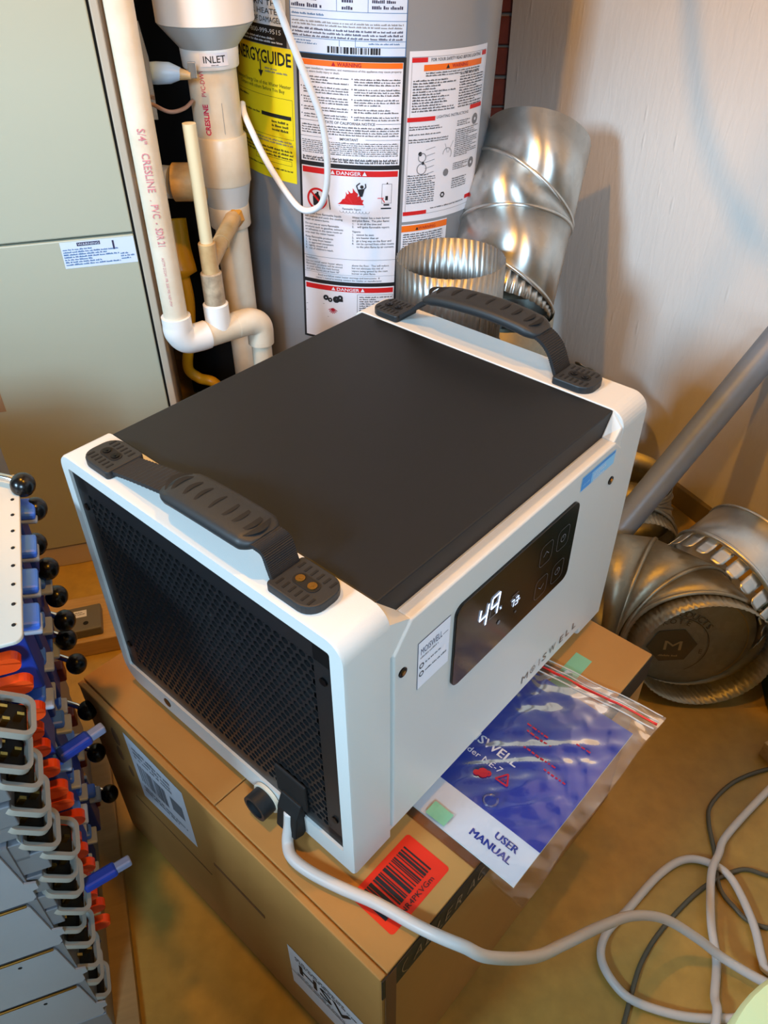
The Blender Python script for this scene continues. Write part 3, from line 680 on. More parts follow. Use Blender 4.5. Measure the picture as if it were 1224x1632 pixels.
# ---------------------------------------------------------------- manual in its zip bag (box frame coordinates)
mn = empty('user_manual', B0 + V3((0, 0, BH)), BY, 'blue and white printed user manual inside the clear zip bag', 'manual')
def sag(v): return -0.02 * max(0, -v - 0.005) ** 1.0 * 4 * 0.35 if v < 0 else 0
def mz(u, v): return 0.0030 + 0.0008 * math.sin(u * 40) + sag(v)
def slab(bm, u0, u1, v0, v1, zt, zb, nu=14, nv=10):
    T = [[bm.verts.new(V3((u0 + (u1 - u0) * i / nu, v0 + (v1 - v0) * j / nv, zt(u0 + (u1 - u0) * i / nu, v0 + (v1 - v0) * j / nv)))) for j in range(nv + 1)] for i in range(nu + 1)]
    Bq = [[bm.verts.new(V3((q.co.x, q.co.y, zb(q.co.x, q.co.y)))) for q in r] for r in T]
    for i in range(nu):
        for j in range(nv):
            bm.faces.new((T[i][j], T[i + 1][j], T[i + 1][j + 1], T[i][j + 1])); bm.faces.new((Bq[i][j], Bq[i][j + 1], Bq[i + 1][j + 1], Bq[i + 1][j]))
    for i in range(nu):
        bm.faces.new((T[i][0], Bq[i][0], Bq[i + 1][0], T[i + 1][0])); bm.faces.new((T[i][nv], T[i + 1][nv], Bq[i + 1][nv], Bq[i][nv]))
    for j in range(nv):
        bm.faces.new((T[0][j], T[0][j + 1], Bq[0][j + 1], Bq[0][j])); bm.faces.new((T[nu][j], Bq[nu][j], Bq[nu][j + 1], T[nu][j + 1]))
MU0, MU1, MV0, MV1 = 0.157, 0.408, -0.042, 0.115
bm = BM(); slab(bm, MU0, MU1, MV0, MV1, mz, lambda u, v: mz(u, v) - 0.0022); link('pages', bm, M_pages, mn)
ROTM = R(-3.0)
a = Art(lambda x, y, l: V3((x, y, mz(x, y) + 0.0002 + l * 0.00012)))
def grid(a, u0, u1, v0, v1, m, lay, n=8):
    for i in range(n):
        for j in range(n):
            a.poly([(u0 + (u1 - u0) * i / n, v0 + (v1 - v0) * j / n), (u0 + (u1 - u0) * (i + 1) / n, v0 + (v1 - v0) * j / n), (u0 + (u1 - u0) * (i + 1) / n, v0 + (v1 - v0) * (j + 1) / n), (u0 + (u1 - u0) * i / n, v0 + (v1 - v0) * (j + 1) / n)], m, lay)
grid(a, MU0, 0.205, MV0, MV1, M_manualw, 1); grid(a, 0.205, MU1, MV0, MV1, M_manual, 1, 12)
TA = -PI / 2
for d_ in (0, .0005, .0010):
    a.text('USER', 0.186, 0.006 - d_, 0.0088, M_manual, 6, ang=TA, wid=.029); a.text('MANUAL', 0.1715, 0.029 - d_, 0.0088, M_manual, 6, ang=TA, wid=.053)
a.text('MOISWELL', 0.2725, 0.128, 0.0125, M_paper, 6, ang=TA, wid=0.090)
a.text('MOISWELL', 0.2728, 0.1274, 0.0125, M_paper, 6, ang=TA, wid=0.090)
a.text('Defender ME-7', 0.2545, 0.127, 0.0085, M_paper, 6, ang=TA, wid=0.081)
a.build('cover_print', mn)
# bag: crumpled clear film, front and back sheet, zip strips
bg = empty('zip_bag', B0 + V3((0, 0, BH)), BY, 'clear plastic zip bag with a red zip line, overhanging the box edge', 'bag')
from mathutils import noise
def bz(u, v, amp=1.0):
    n = noise.noise(V3((u * 22, v * 30, 0))) + 0.6 * noise.noise(V3((u * 60, v * 45, 3)))
    ridge = abs(noise.noise(V3((u * 30 + v * 25, v * 12, 7))))
    e = 1.0
    if v > 0.075: e = max(0, 1 - (v - 0.075) / 0.02)
    return 0.0058 + e * amp * max(-0.0012, 0.0012 * n + 0.0030 * (0.30 - ridge)) + sag(v) * 1.0
def sheet(name, u0, u1, v0, v1, zf, nu, nv, skew=0.0, m=M_film, parent=None):
    bm = BM(); g = []
    for i in range(nu + 1):
        r = []
        for j in range(nv + 1):
            u = u0 + (u1 - u0) * i / nu; v = v0 + (v1 - v0) * j / nv
            uu = u + skew * (v1 - v) / (v1 - v0) * ((u - u0) / (u1 - u0)); vv = v + (0.004 * noise.noise(V3((u * 15, 0, 2))) if j == 0 else 0)
            r.append(bm.verts.new(V3((uu, vv, zf(u, v)))))
        g.append(r)
    for i in range(nu):
        for j in range(nv): bm.faces.new((g[i][j], g[i + 1][j], g[i + 1][j + 1], g[i][j + 1]))
    return link(name, bm, m, parent, smooth=True)
sheet('front_film', 0.145, 0.432, -0.060, 0.118, bz, 110, 70, 0.022, parent=bg)
sheet('back_film', 0.145, 0.432, -0.060, 0.118, lambda u, v: 0.0006 + sag(v), 20, 20, 0.022, parent=bg)
M_zr = mat('red_zip_line', (225, 45, 40), 0.35); M_zc = mat('clear_zip_track', (225, 215, 205), 0.3, alpha=0.55)
for (uu, w, mm, nm) in ((0.4165, 0.0011, M_zr, 'zip_line'), (0.4215, 0.0008, M_zc, 'zip_track'), (0.408, 0.001, M_zc, 'zip_track'), (0.431, 0.0008, M_zc, 'zip_track')):
    bm = BM(); pts = []
    for j in range(24):
        v = 0.115 - (0.115 + 0.058) * j / 23; f = (0.118 - v) / 0.178; pts.append(V3((uu + 0.022 * f * ((uu - .145) / .287), v, bz(uu, v) + 0.001)))
    sweep(bm, pts, w, 6); link(nm, bm, mm, bg, smooth=True)
a = Art(lambda x, y, l: V3((x, y, bz(x, y) + 0.0011 + l * 0.0002)))
def rt(a, x, y, r, m):   # recycling triangle
    P = [(x + r * math.cos(R(k)), y + r * math.sin(R(k))) for k in (0, 120, 240)]
    for i in range(3): a.line(*P[i], *P[(i + 1) % 3], r * 0.22, m)
    a.text('04', x - r * .25, y + r * .25, r * .45, m, ang=TA)
M_redprint = mat('dark_red_bag_print', (170, 20, 40), 0.4)
rt(a, 0.249, 0.037, 0.0095, M_redprint); a.build('recycling_mark', bg)['label'] = 'dark red recycling mark'
a = Art(lambda x, y, l: V3((x, y, bz(x, y) + 0.0011 + l * 0.0002)))
a.ring(0.2405, 0.060, 0.0, 0.0065, M_redprint, n=10); a.ring(0.236, 0.066, 0.0, 0.004, M_redprint, n=8); a.ring(0.244, 0.055, 0.001, 0.004, M_redprint, n=8)
for (u, v0, v1, sd) in ((0.322, 0.055, 0.02, 1), (0.330, 0.06, 0.03, 2), (0.30, 0.045, 0.005, 3), (0.29, 0.01, -0.02, 4), (0.345, 0.00, -0.02, 5)):
    rnd = random.Random(sd); v = v0
    while v > v1:
        w = rnd.uniform(.0025, .006); a.rect(u, u + 0.0022, v - w, v, M_redprint); v -= w + 0.0018
bp_ = a.build('bag_print', bg); bp_['label'] = 'dark red print'; bp_['kind'] = 'stuff'
bm = BM(); sweep(bm, [V3((0.2165 + .008 * math.cos(k * .4), 0.032 + .008 * math.sin(k * .4), 0.0080 + .0002 * k)) for k in range(15)], .0012, 8); link('moulded_ring', bm, M_film, bg, smooth=True)
# mint green stickers on the box top, under the bag
a = Art(ftop(BH)); a.rect(0.385, 0.475, 0.054, 0.078, M_mint, 0); a.build('green_tape', bx)['label'] = 'pale green tape patch'
a = Art(lambda x, y, l: V3((x, y, bz(x, y) + 0.0015))); grid(a, 0.158, 0.176, 0.052, 0.078, M_mint, 0, 4); a.build('green_sticker', bg)['label'] = 'pale green sticker'

# ---------------------------------------------------------------- furnace cabinet
FA = Vector((-0.632, 1.268)); FY = R(15)
fu = empty('furnace', (FA.x, FA.y, 0), FY, 'tall grey-beige furnace cabinet standing at the left behind the white drain pipe', 'furnace')
bm = BM(); box(bm, -1.1, 0.228, 0.012, 0.62, 0.012, 1.9); link('cabinet', bm, M_furn_edge, fu)
bm = BM(); box(bm, -1.1, 0.2235, 0.0, 0.014, 0.694, 1.9); link('upper_panel', bm, M_furn, fu, bevel=0.002)
bm = BM(); box(bm, -1.1, 0.2235, 0.0, 0.014, 0.055, 0.690); link('lower_panel', bm, M_furn, fu, bevel=0.002)
bm = BM(); box(bm, 0.2275, 0.240, 0.0, 0.62, 0.0, 1.9); link('corner_post', bm, M_furn_edge, fu, bevel=0.002)
bm = BM(); box(bm, -1.1, 0.2275, 0.003, 0.012, 0.0, 0.052); link('base_rail', bm, M_furn_edge, fu, bevel=0.002)
bm = BM(); box(bm, 0.2236, 0.2274, 0.008, 0.013, 0.05, 1.9); link('panel_gap', bm, M_gap, fu)
a = Art(lambda x, y, l: V3((x, -0.0004 - l * LAY, y)))
a.rect(0.1045, 0.2225, 0.6435, 0.6875, M_bluepale, 0); a.rect(0.131, 0.168, 0.6795, 0.6855, M_inkblue, 1)
a.text('WARNING', 0.1325, 0.6805, 0.004, M_bluepale, 2, wid=0.034); a.lines(0.107, 0.195, 0.678, 0.6465, 0.0042, M_blueink, seed=31); a.lines(0.197, 0.219, 0.664, 0.648, 0.0042, M_blueink, seed=32)
a.rect(0.187, 0.190, 0.669, 0.684, M_inkblue, 1); a.build('warning_label', fu)['label'] = 'small pale blue warning label'
a = Art(lambda x, y, l: V3((x, -0.0004 - l * LAY, y))); a.rect(-0.13, -0.062, 0.392, 0.475, M_tan, 0); a.build('brown_label', fu)['label'] = 'small tan paper label'

# ---------------------------------------------------------------- water heater
HR = 0.262
wh = empty('water_heater', (-0.066, 1.812, 0), 0, 'tall grey cylindrical water heater covered with warning labels, behind the white pipes', 'water heater', rot=(0, R(2.2), 0))
bm = BM(); sweep(bm, [V3((0, 0, 0.03)), V3((0, 0, 0.033)), V3((0, 0, 1.5)), V3((0, 0, 1.52))], [HR - .01, HR, HR, HR - .02], 128); link('tank_jacket', bm, M_heater, wh, auto=30)
bm = BM(); cyl(bm, (0, 0, 0), (0, 0, 0.035), HR - 0.03, seg=48); link('tank_base', bm, M_gap, wh, auto=30)
def hmap(dz=0.0):
    def f(x, y, l):
        r = HR + 0.0006 + l * 0.00025; p = x / HR; return V3((r * math.sin(p), -r * math.cos(p), y + dz))
    return f
def hs(deg): return R(deg) * HR
# data plate
a = Art(hmap()); x0, x1 = hs(-28.6), hs(16.3)
a.rect(x0, x1, 0.912, 1.10, M_blueink, 0, 24); a.rect(x0 + .0015, x1 - .0015, 0.9135, 1.10, M_bluepale, 1, 24)
for y in (0.9765, 0.965): a.rect(x0, x1, y, y + 0.0008, M_blueink, 2, 24)
for y in (0.935,): a.rect(x0, x1, y, y + 0.0008, M_blueink, 2, 24)
a.rect(hs(-3), x1, 0.926, 0.9267, M_blueink, 2, 10)
for d in (-10, 1.5): a.rect(hs(d), hs(d) + .0008, 0.9765, 1.10, M_blueink, 2)
a.rect(hs(-9), hs(-9) + .0008, 0.926, 0.935, M_blueink, 2); a.rect(hs(-3), hs(-3) + .0008, 0.926, 0.94, M_blueink, 2)
a.lines(x0 + .004, hs(-13), 0.974, 0.967, 0.005, M_blueink, seed=1); a.lines(x0 + .004, x1 - .006, 0.963, 0.953, 0.0045, M_grey_ink, rag=0, seed=2); a.lines(x0 + .004, x1 - .006, 0.953, 0.9365, 0.0053, M_inkblue, rag=.1, seed=3)
a.lines(x0 + .004, hs(-13), 0.934, 0.926, 0.004, M_blueink, seed=4); a.lines(hs(2), x1 - .01, 0.9345, 0.929, 0.004, M_blueink, rag=0, seed=5)
a.lines(x0 + .004, hs(-14), 1.05, 0.98, 0.010, M_inkblue, rag=1, seed=6); a.lines(hs(-8), hs(0), 1.05, 0.98, 0.010, M_inkblue, seed=7); a.lines(hs(3), x1 - .008, 1.05, 0.98, 0.0085, M_inkblue, seed=8)
a.barcode(hs(-13.5), hs(6.5), 0.9155, 0.9255, M_ink, 3, 60, 9)
a.build('data_plate', wh)['label'] = 'pale blue data label'
# central black bordered column
a = Art(hmap()); c0, c1 = hs(-26.4), hs(16.6); w0, w1 = c0 + 0.005, c1 - 0.005
a.rect(c0, c1, 0.375, 0.912, M_ink, 0, 24)
def panel(y0, y1): a.rect(w0, w1, y0, y1, M_paper, 1, 24)
panel(0.735, 0.904)
a.rect(w0 + .001, w1 - .001, 0.8945, 0.9035, M_orange, 2, 24); a.text('WARNING', hs(-5.2), 0.896, 0.0062, M_redprint, 4, cen=True, wid=.042, bold=.02); a.tri(hs(-11.2), 0.8958, .0066, M_redprint)
a.text('Improper installation, operation, and maintenance of this appliance may cause property', w0 + .003, 0.8885, 0.0034, M_ink, 3, wid=w1 - w0 - .006)
a.text('damage, severe bodily injury or death.', w0 + .003, 0.8835, 0.0034, M_ink, 3)
mid = (w0 + w1) / 2 + .004
y = 0.880
for i, n in enumerate((3, 3, 3, 2, 2)):
    a.lines(w0 + .008, mid - .006, y, y - n * .0044 - .0002, .0042, seed=20 + i, rag=.15); a.lines(mid + .004, w1 - .004, y, y - n * .0044 - .0002, .0042, seed=40 + i, rag=.15)
    for xx in (w0 + .004, mid): a.ring(xx, y - .0028, 0, .0011, M_ink, n=8)
    y -= n * .0042 + .0036
a.rect(w0, hs(-16), 0.8055, 0.8062, M_ink, 2, 6); a.rect(hs(5.5), w1, 0.8055, 0.8062, M_ink, 2, 6)
a.text('STATE OF CALIFORNIA NOTICE', hs(-5.2), 0.8035, 0.0046, M_ink, 3, cen=True, bold=.01, wid=.094)
a.lines(w0 + .003, w1 - .003, 0.8015, 0.7825, .0042, seed=51, rag=.1)
a.rect(w0, hs(-12), 0.7785, 0.7791, M_ink, 2, 6); a.rect(hs(1.5), w1, 0.7785, 0.7791, M_ink, 2, 6)
a.text('IMPORTANT', hs(-5.2), 0.7765, 0.0044, M_ink, 3, cen=True, bold=.01)
a.lines(w0 + .003, w1 - .003, 0.7745, 0.7475, .0034, seed=52, rag=.1); a.lines(w0 + .003, w1 - .003, 0.7455, 0.737, .0040, M_ink, seed=53, rag=0, fill=.85)
panel(0.507, 0.727)
def danger(y): 
    a.rect(w0 + .002, w1 - .002, y, y + .0105, M_red, 2, 24); a.text('DANGER', hs(-5.2), y + .002, .0065, M_paper, 4, cen=True, wid=.047, bold=.015)
    for s in (-1, 1): a.tri(hs(-5.2) + s * .030, y + .0018, .0072, M_paper)
danger(0.7145)
# prohibition sign with fuel can
px, py = hs(-18.6), 0.668
a.poly([(px - .008, py - .013), (px + .006, py - .013), (px + .006, py + .004), (px + .002, py + .010), (px - .003, py + .010), (px - .009, py + .004)], M_ink, 2); a.rect(px - .001, px + .003, py + .008, py + .013, M_ink, 2)
a.ring(px, py, .0165, .0205, M_red, 4, n=32); a.line(px - .0125, py + .0125, px + .0125, py - .0125, .0038, M_red, 4)
a.ring(px + .012, py + .005, .0105, .0125, M_ink, 3, n=12, a0=R(-10), a1=R(80)); a.line(px + .0235, py + .003, px + .026, py - .018, .002, M_ink, 2)
# flames, person, heater
fx = hs(-3.2)
fl_ = [(-.030, 0), (-.024, .004), (-.020, .010), (-.016, .011), (-.0135, .018), (-.0145, .024), (-.011, .019), (-.008, .021), (-.0105, .027), (-.0045, .0215), (.001, .0235), (-.001, .031), (.0045, .024), (.009, .021), (.008, .015), (.013, .018), (.0155, .010), (.020, .010), (.0175, .004), (.021, 0)]
cx_ = 0.0; 
for i in range(len(fl_) - 1):
    p, q = fl_[i], fl_[i + 1]; a.poly([(fx + cx_, 0.6625), (fx + p[0], 0.6625 + p[1]), (fx + q[0], 0.6625 + q[1])], M_red, 3 + (i % 2))
hx_, hy_ = fx + .0145, 0.6925
a.poly([(hx_ - .007, hy_ - .001), (hx_ + .007, hy_ + .001), (hx_ + .003, hy_ - .014), (hx_ - .002, hy_ - .014)], M_ink, 5); a.ring(hx_ + .0015, hy_ + .004, 0, .0033, M_ink, 5, n=12)
a.line(hx_ - .006, hy_ - .001, hx_ - .0085, hy_ + .006, .002, M_ink, 5); a.line(hx_ - .0085, hy_ + .006, hx_ - .002, hy_ + .011, .002, M_ink, 5); a.line(hx_ + .006, hy_ + .001, hx_ + .009, hy_ + .003, .002, M_ink, 5); a.line(hx_ + .009, hy_ + .003, hx_ + .008, hy_ + .010, .002, M_ink, 5)
sx_ = hs(10.8); a.frame(sx_ - .010, sx_ + .009, 0.666, 0.702, .0006, M_ink, 2, 1); a.rect(sx_ - .003, sx_ + .002, 0.672, 0.680, M_ink, 3); a.rect(sx_ - .006, sx_ + .005, 0.662, 0.665, M_ink, 3); a.rect(sx_ - .011, sx_ + .009, 0.6555, 0.658, M_ink, 3); a.tri(sx_, 0.702, .0035, M_ink)
a.line(sx_ - .018, 0.676, sx_ - .006, 0.676, .0014, M_red, 3); a.line(sx_ - .010, 0.676, sx_ - .004, 0.668, .0016, M_red, 3)
for k in range(9): a.ring(fx - .022 + k * .0062, 0.6505, .0036, .0042, M_grey_ink, 2, n=8, a0=PI, a1=2 * PI)
a.line(fx - .028, .6595, fx + .022, .6595, .0006, M_grey_ink); a.text('Flammable Vapors', fx - .003, 0.6525, .0042, M_ink, 3, cen=True, wid=.036)
LT = ['    Vapors from flammable liquids', 'will explode and catch fire causing', 'death or severe burns.', '', 'Do not use or store flammable', 'products such as gasoline, solvents', 'or adhesives in the same room or', 'area near the water heater.', '', 'Keep flammable products:', '1.  far away from heater', '2.  in approved containers', '3.  tightly closed and', "4.  out of children's reach."]
RT = ['Water heater has a main burner', 'and pilot flame.  The pilot flame:', '1.    is on all the time and', '2.    will ignite flammable vapors.', '', 'Vapors:', '1.   cannot be seen', '2.   are heavier than air', '3.   go a long way on the floor and', '4.   can be carried from other rooms', '      to the pilot flame by air currents.']
y = 0.637
for i, t in enumerate(LT):
    if t: a.text(t, w0 + .004, y, .0040, M_ink, 3, bold=.008)
    y -= .0058 if t else .0026
y = 0.637
for t in RT:
    if t: a.text(t, mid + .002, y, .0040, M_ink, 3, bold=.008)
    y -= .0060 if t else .0032
a.tri(w0 + .0075, 0.636, .0062, M_ink)
a.rect(w0, w1, 0.5545, .5551, M_ink, 2, 20); a.text('Installation:', w0 + .004, .5485, .004, M_ink, 3)
for k, (t, t2) in enumerate((('Do not install water heater where', 'above the floor.  This will reduce'), ('flammable products will be stored', 'but not eliminate the risk of'), ('or used unless the main burner', 'vapors being ignited by the main'), ('and pilot flames are at least 18"', 'burner or pilot flame.'))):
    a.text(t, w0 + .004, .5415 - k * .0056, .0040, M_ink, 3); a.text(t2, mid + .002, .5415 - k * .0056, .0040, M_ink, 3)
a.rect(w0, w1, 0.5215, .5219, M_ink, 2, 20)
a.text('Read and follow water heater warnings and instructions.  If', hs(-5), .5155, .0038, M_ink, 3, cen=True); a.text("owner's manual is missing, contact the retailer or manufacturer.", hs(-5), .5098, .0038, M_ink, 3, cen=True)
panel(0.38, 0.499)
danger(0.486)
a.frame(hs(-1), w1 - .002, 0.40, 0.482, .0006, M_ink, 2, 6); a.lines(hs(0), w1 - .004, 0.480, 0.402, .0048, seed=61, rag=.2)
for (dx, dy, r) in ((-.058, .47, .006), (-.049, .466, .005), (-.036, .468, .0075), (-.028, .472, .006)): a.ring(hs(-5.2) + dx + .012, dy, .0015, r, M_ink, 3, n=10)
a.rect(hs(-5.2) - .040 + .012, hs(-5.2) - .022 + .012, .464, .469, M_ink, 4)
for k in range(7): a.line(hs(-12), .448, hs(-12) + .010 * math.cos(R(200 + k * 22)), .448 + .012 * math.sin(R(200 + k * 22)), .0018, M_redprint, 3)
a.line(hs(-25), .45, hs(-16), .456, .0006, M_ink); a.line(hs(-25), .436, hs(-14), .428, .0006, M_ink)
a.build('warning_label', wh)['label'] = 'black bordered column of warning panels'
# right hand lighting instructions label
a = Art(hmap()); r0, r1 = hs(17.8), hs(59.8)
def slant(x, y): return y
a.rect(r0, r1, 0.628, 0.921, M_paper, 0, 24); a.frame(r0 + .005, r1 - .004, 0.640, 0.912, .0006, M_grey_ink, 1, 20)
a.rect(r0 + .005, hs(25.5), .9035, .911, M_red, 2, 4); a.rect(hs(55.5), r1 - .004, .9035, .911, M_red, 2, 3); a.text('FOR YOUR SAFETY READ BEFORE LIGHTING', hs(40.5), .9045, .0052, M_ink, 3, cen=True, wid=.125, bold=.01)
a.rect(hs(24), hs(55.5), .8895, .8995, M_orange, 2, 12); a.text('WARNING', hs(41.5), .892, .006, M_redprint, 3, cen=True, bold=.02); a.tri(hs(35), .8915, .007, M_ink)
a.lines(hs(25), hs(54.5), .889, .881, .004, seed=70, rag=.2)
a.lines(r0 + .009, hs(40), .878, .823, .0045, seed=71, rag=.35); a.lines(hs(42), r1 - .008, .883, .823, .0045, seed=72, rag=.2)
a.rect(r0 + .001, hs(30.5), .808, .8155, M_red, 2, 6); a.rect(hs(50), r1 - .004, .8165, .824, M_red, 2, 5); a.text('LIGHTING INSTRUCTIONS', hs(40), .811, .005, M_ink, 3, cen=True)
a.lines(r0 + .006, hs(38), .802, .794, .004, seed=73); a.lines(r0 + .006, hs(34), .789, .785, .004, seed=74); a.lines(r0 + .006, hs(38), .780, .772, .004, seed=75)
a.lines(hs(42.5), hs(51), .803, .79, .0036, seed=76); a.lines(hs(42), hs(58), .788, .735, .0036, seed=77, rag=.2); a.lines(hs(42), hs(52), .728, .712, .0036, seed=78)
for (dg, yy, rr) in ((54.5, .797, .010), (54.5, .718, .010)): a.ring(hs(dg), yy, .0, rr, M_grey_ink, 2, n=14); a.ring(hs(dg), yy, .0, .003, M_paper, 3, n=8)
a.ring(hs(25.5), .745, .007, .0085, M_grey_ink, 2, n=18); a.ring(hs(25.5), .725, .009, .0105, M_grey_ink, 2, n=18); a.ring(hs(24.5), .752, 0, .004, M_ink, 2, n=9); a.ring(hs(26), .735, 0, .003, M_ink, 2, n=9)
for k in range(5): a.line(hs(27), .758 - k * .011, hs(31.5), .762 - k * .011, .0006, M_ink)
a.ring(hs(38), .746, .010, .0112, M_grey_ink, 2, n=20, a0=R(-40), a1=R(180)); a.line(hs(36.5), .765, hs(38), .748, .0008, M_grey_ink); a.line(hs(41), .768, hs(38.5), .748, .0008, M_grey_ink)
a.ring(hs(38), .712, 0, .007, M_grey_ink, 2, n=10); a.ring(hs(37), .671, .003, .006, M_ink, 2, n=6)
a.lines(r0 + .007, hs(32.5), .717, .662, .0042, seed=80); a.lines(hs(42), hs(52), .70, .675, .0042, seed=81)
a.rect(r0 + .001, hs(29), .640, .6475, M_red, 2, 6); a.rect(hs(52), r1 - .004, .650, .6575, M_red, 2, 5); a.lines(hs(31), hs(51), .6525, .6445, .0042, seed=82, rag=0)
a.build('lighting_label', wh)['label'] = 'white lighting instructions label'
a = Art(hmap()); a.rect(r0, hs(41), 0.545, 0.6225, M_paper, 0, 10); a.rect(r0, hs(41), .608, .6205, M_orange, 1, 10); a.text('WARNING', hs(30), .611, .006, M_redprint, 3, cen=True); a.tri(hs(25), .6105, .006, M_ink); a.lines(r0 + .004, hs(39), .606, .55, .0045, seed=84)
a.build('small_warning_label', wh)['label'] = 'small white label with an orange bar'
# yellow energy label and the black and white one above
a = Art(hmap()); e0, e1 = hs(-66), hs(-27.9)
a.rect(e0, e1, 0.688, 0.914, M_energy, 0, 20)
a.text('ENERGYGUIDE', e0 + .005, .886, .021, M_ink, 2, wid=e1 - e0 - .009, bold=.02)
ax = hs(-45); a.rect(ax - .0015, ax + .0015, .870, .89, M_ink, 3); a.poly([(ax - .007, .873), (ax + .007, .873), (ax, .862)], M_ink, 3)
a.lines(ax + .012, e1 - .012, .882, .868, .005, M_grey_ink, seed=90); a.text('Estimated Energy Use of this Water Heater', e0 + .006, .8505, .0062, M_ink, 2, wid=e1 - e0 - .012); a.text('Compare with others Before You Buy', e0 + .02, .842, .0062, M_ink, 2)
a.frame(e0 + .006, e1 - .004, .765, .833, .0006, M_ink, 1, 10); a.lines(e0 + .01, hs(-48), .83, .822, .006, seed=91); a.rect(hs(-46), e1 - .008, .7985, .805, M_ink, 2, 6); a.lines(hs(-60), hs(-47), .806, .799, .006, seed=92)
a.lines(hs(-40), hs(-31), .797, .775, .007, M_ink, seed=93); a.lines(e0 + .01, e1 - .006, .763, .752, .005, M_grey_ink, seed=94); a.lines(e0 + .006, e1 - .006, .748, .728, .0062, M_ink, seed=95, rag=.1); a.frame(hs(-52), e1 - .01, .718, .727, .0006, M_ink, 1, 6)
a.lines(e0 + .01, e1 - .008, .712, .706, .005, M_ink, seed=96)
a.build('energy_label', wh)['label'] = 'yellow energy label'
a = Art(hmap()); q0, q1 = hs(-66), hs(-30.5)
a.rect(q0, q1, 0.915, 1.06, M_bluepale, 0, 20); a.rect(q0, q1, .915, .9455, M_ink, 1, 20); a.rect(q0, q0 + .003, .945, 1.06, M_ink, 1)
for k, t in enumerate(('Call 1-800-999-9515',)): a.text(t, hs(-58), .933, .0075, M_bluepale, 3, wid=hs(-33) - hs(-58))
a.lines(q0 + .006, q1 - .006, .930, .918, .0055, M_bluepale, lay=3, seed=97)
for k, t in enumerate(('IN PLACE OF DAMAGED', 'WATER HEATER', 'TO TURN THIS', 'DO NOT', 'BE A PRO')): a.text(t, hs(-60) + .004, .950 + k * .0125, .0085, M_ink, 3, wid=hs(-33) - hs(-60))
a.build('service_label', wh)['label'] = 'white and black service label'

# ---------------------------------------------------------------- PVC pipes
PY = 1.545; PX = -0.292
iv = empty('inlet_pipe', (PX, PY, 0), 0, 'thick white plastic pipe marked INLET standing in front of the water heater', 'pipe')
def seg(name, zs, rs, m, parent, x=0, y=0, s=40, auto=40):
    bm = BM(); sweep(bm, [V3((x, y, z)) for z in zs], rs, s); return link(name, bm, m, parent, auto=auto)
seg('bell', [0.966, 0.968, 1.2], [.079, .0815, .083], M_pvcw, iv)
seg('taper', [0.930, 0.966], [.049, .080], M_pvcg, iv)
cl = seg('collar', [0.900, 0.902, 0.9295, 0.931], [.0465, .048, .0495, .049], M_pvcw, iv)
seg('pipe_section', [0.79, 0.901], [.0425, .0425], M_pvc, iv)
seg('coupling', [0.708, 0.711, 0.789, 0.792], [.0455, .0475, .0475, .0455], M_pvc, iv)
seg('reducer', [0.668, 0.708], [.038, .0455], M_pvcg, iv)
seg('lower_sleeve', [0.628, 0.630, 0.668], [.037, .0385, .0385], M_pvc, iv)
seg('lower_pipe', [0.0, 0.63], [.031, .031], M_pvc, iv)
# side branch to the left
bm = BM(); cyl(bm, (-0.20, 0.02, 0.708), (-0.10, 0.0, 0.708), .029, seg=32); link('side_pipe', bm, M_pvcg, iv, auto=40)
bm = BM(); sweep(bm, [V3((-.098, 0, .708)), V3((-.096, 0, .708)), V3((-.03, 0, .708))], [.031, .034, .034], 32); link('side_coupling', bm, M_cpvcd, iv, auto=40)
cmap = lambda rr, ph0: (lambda x, y, l: V3(((rr + .0004 + l * .0002) * math.sin(ph0 + x / rr), -(rr + .0004 + l * .0002) * math.cos(ph0 + x / rr), y)))
a = Art(cmap(.0490, R(18))); a.rect(-.024, .024, .907, .9265, M_paper, 0, 8); a.text('INLET', 0, .9125, .0105, M_ink, 2, cen=True, wid=.038, bold=.01); a.lines(-.006, .008, .9105, .9078, .0022, M_ink); a.build('inlet_label', iv)['label'] = 'white label reading INLET'
def vert_text(a, t, x, y0, h, m, wid, bold=0.0): a.text(t, x, y0, h, m, 2, ang=PI / 2, wid=wid, bold=bold)
a = Art(cmap(.0425, R(-14))); vert_text(a, 'CRESLINE', .004, .7985, .0095, M_redpipe, .050, .03); vert_text(a, 'PVC-DWV', .004, .860, .0085, M_redpipe, .042); a.line(.028, .80, .028, .85, .0007, M_grey_ink); a.build('pipe_print', iv)
# left drain line with trap
dx_, dy_ = -0.360, 1.290
dp = empty('drain_pipe', (dx_, dy_, 0), 0, 'long white plastic drain pipe with pink print and a tee at its foot', 'pipe')
seg('riser', [0.535, 1.75], [.0205, .0205], M_pvc, dp)
ex, ey = 0.124, 0.094     # far elbow relative position
EZ = 0.509
def elbow(name, P, r, m, parent, n=10):
    bm = BM(); pts = smooth_path(P, n); sweep(bm, pts, r, 28); return link(name, bm, m, parent, auto=45)
uvx = V3((ex, ey, 0)).normalized()
elbow('elbow', [V3((0, 0, .560)), V3((0, 0, .545)), V3((0, 0, .53)), V3((0, 0, .513)) + uvx * .012, V3((0, 0, .509)) + uvx * .035, V3((0, 0, .509)) + uvx * .052], .0255, M_pvcw, dp)
bm = BM(); cyl(bm, V3((0, 0, EZ)) + uvx * .045, V3((ex, ey, EZ)) - uvx * .02, .0205, seg=28); link('cross_pipe', bm, M_pvc, dp, auto=40)
tp = uvx * .0775 + V3((0, 0, EZ))
bm = BM(); cyl(bm, tp - uvx * .030, tp + uvx * .034, .0238, seg=28); link('tee', bm, M_pvc, dp, auto=40)
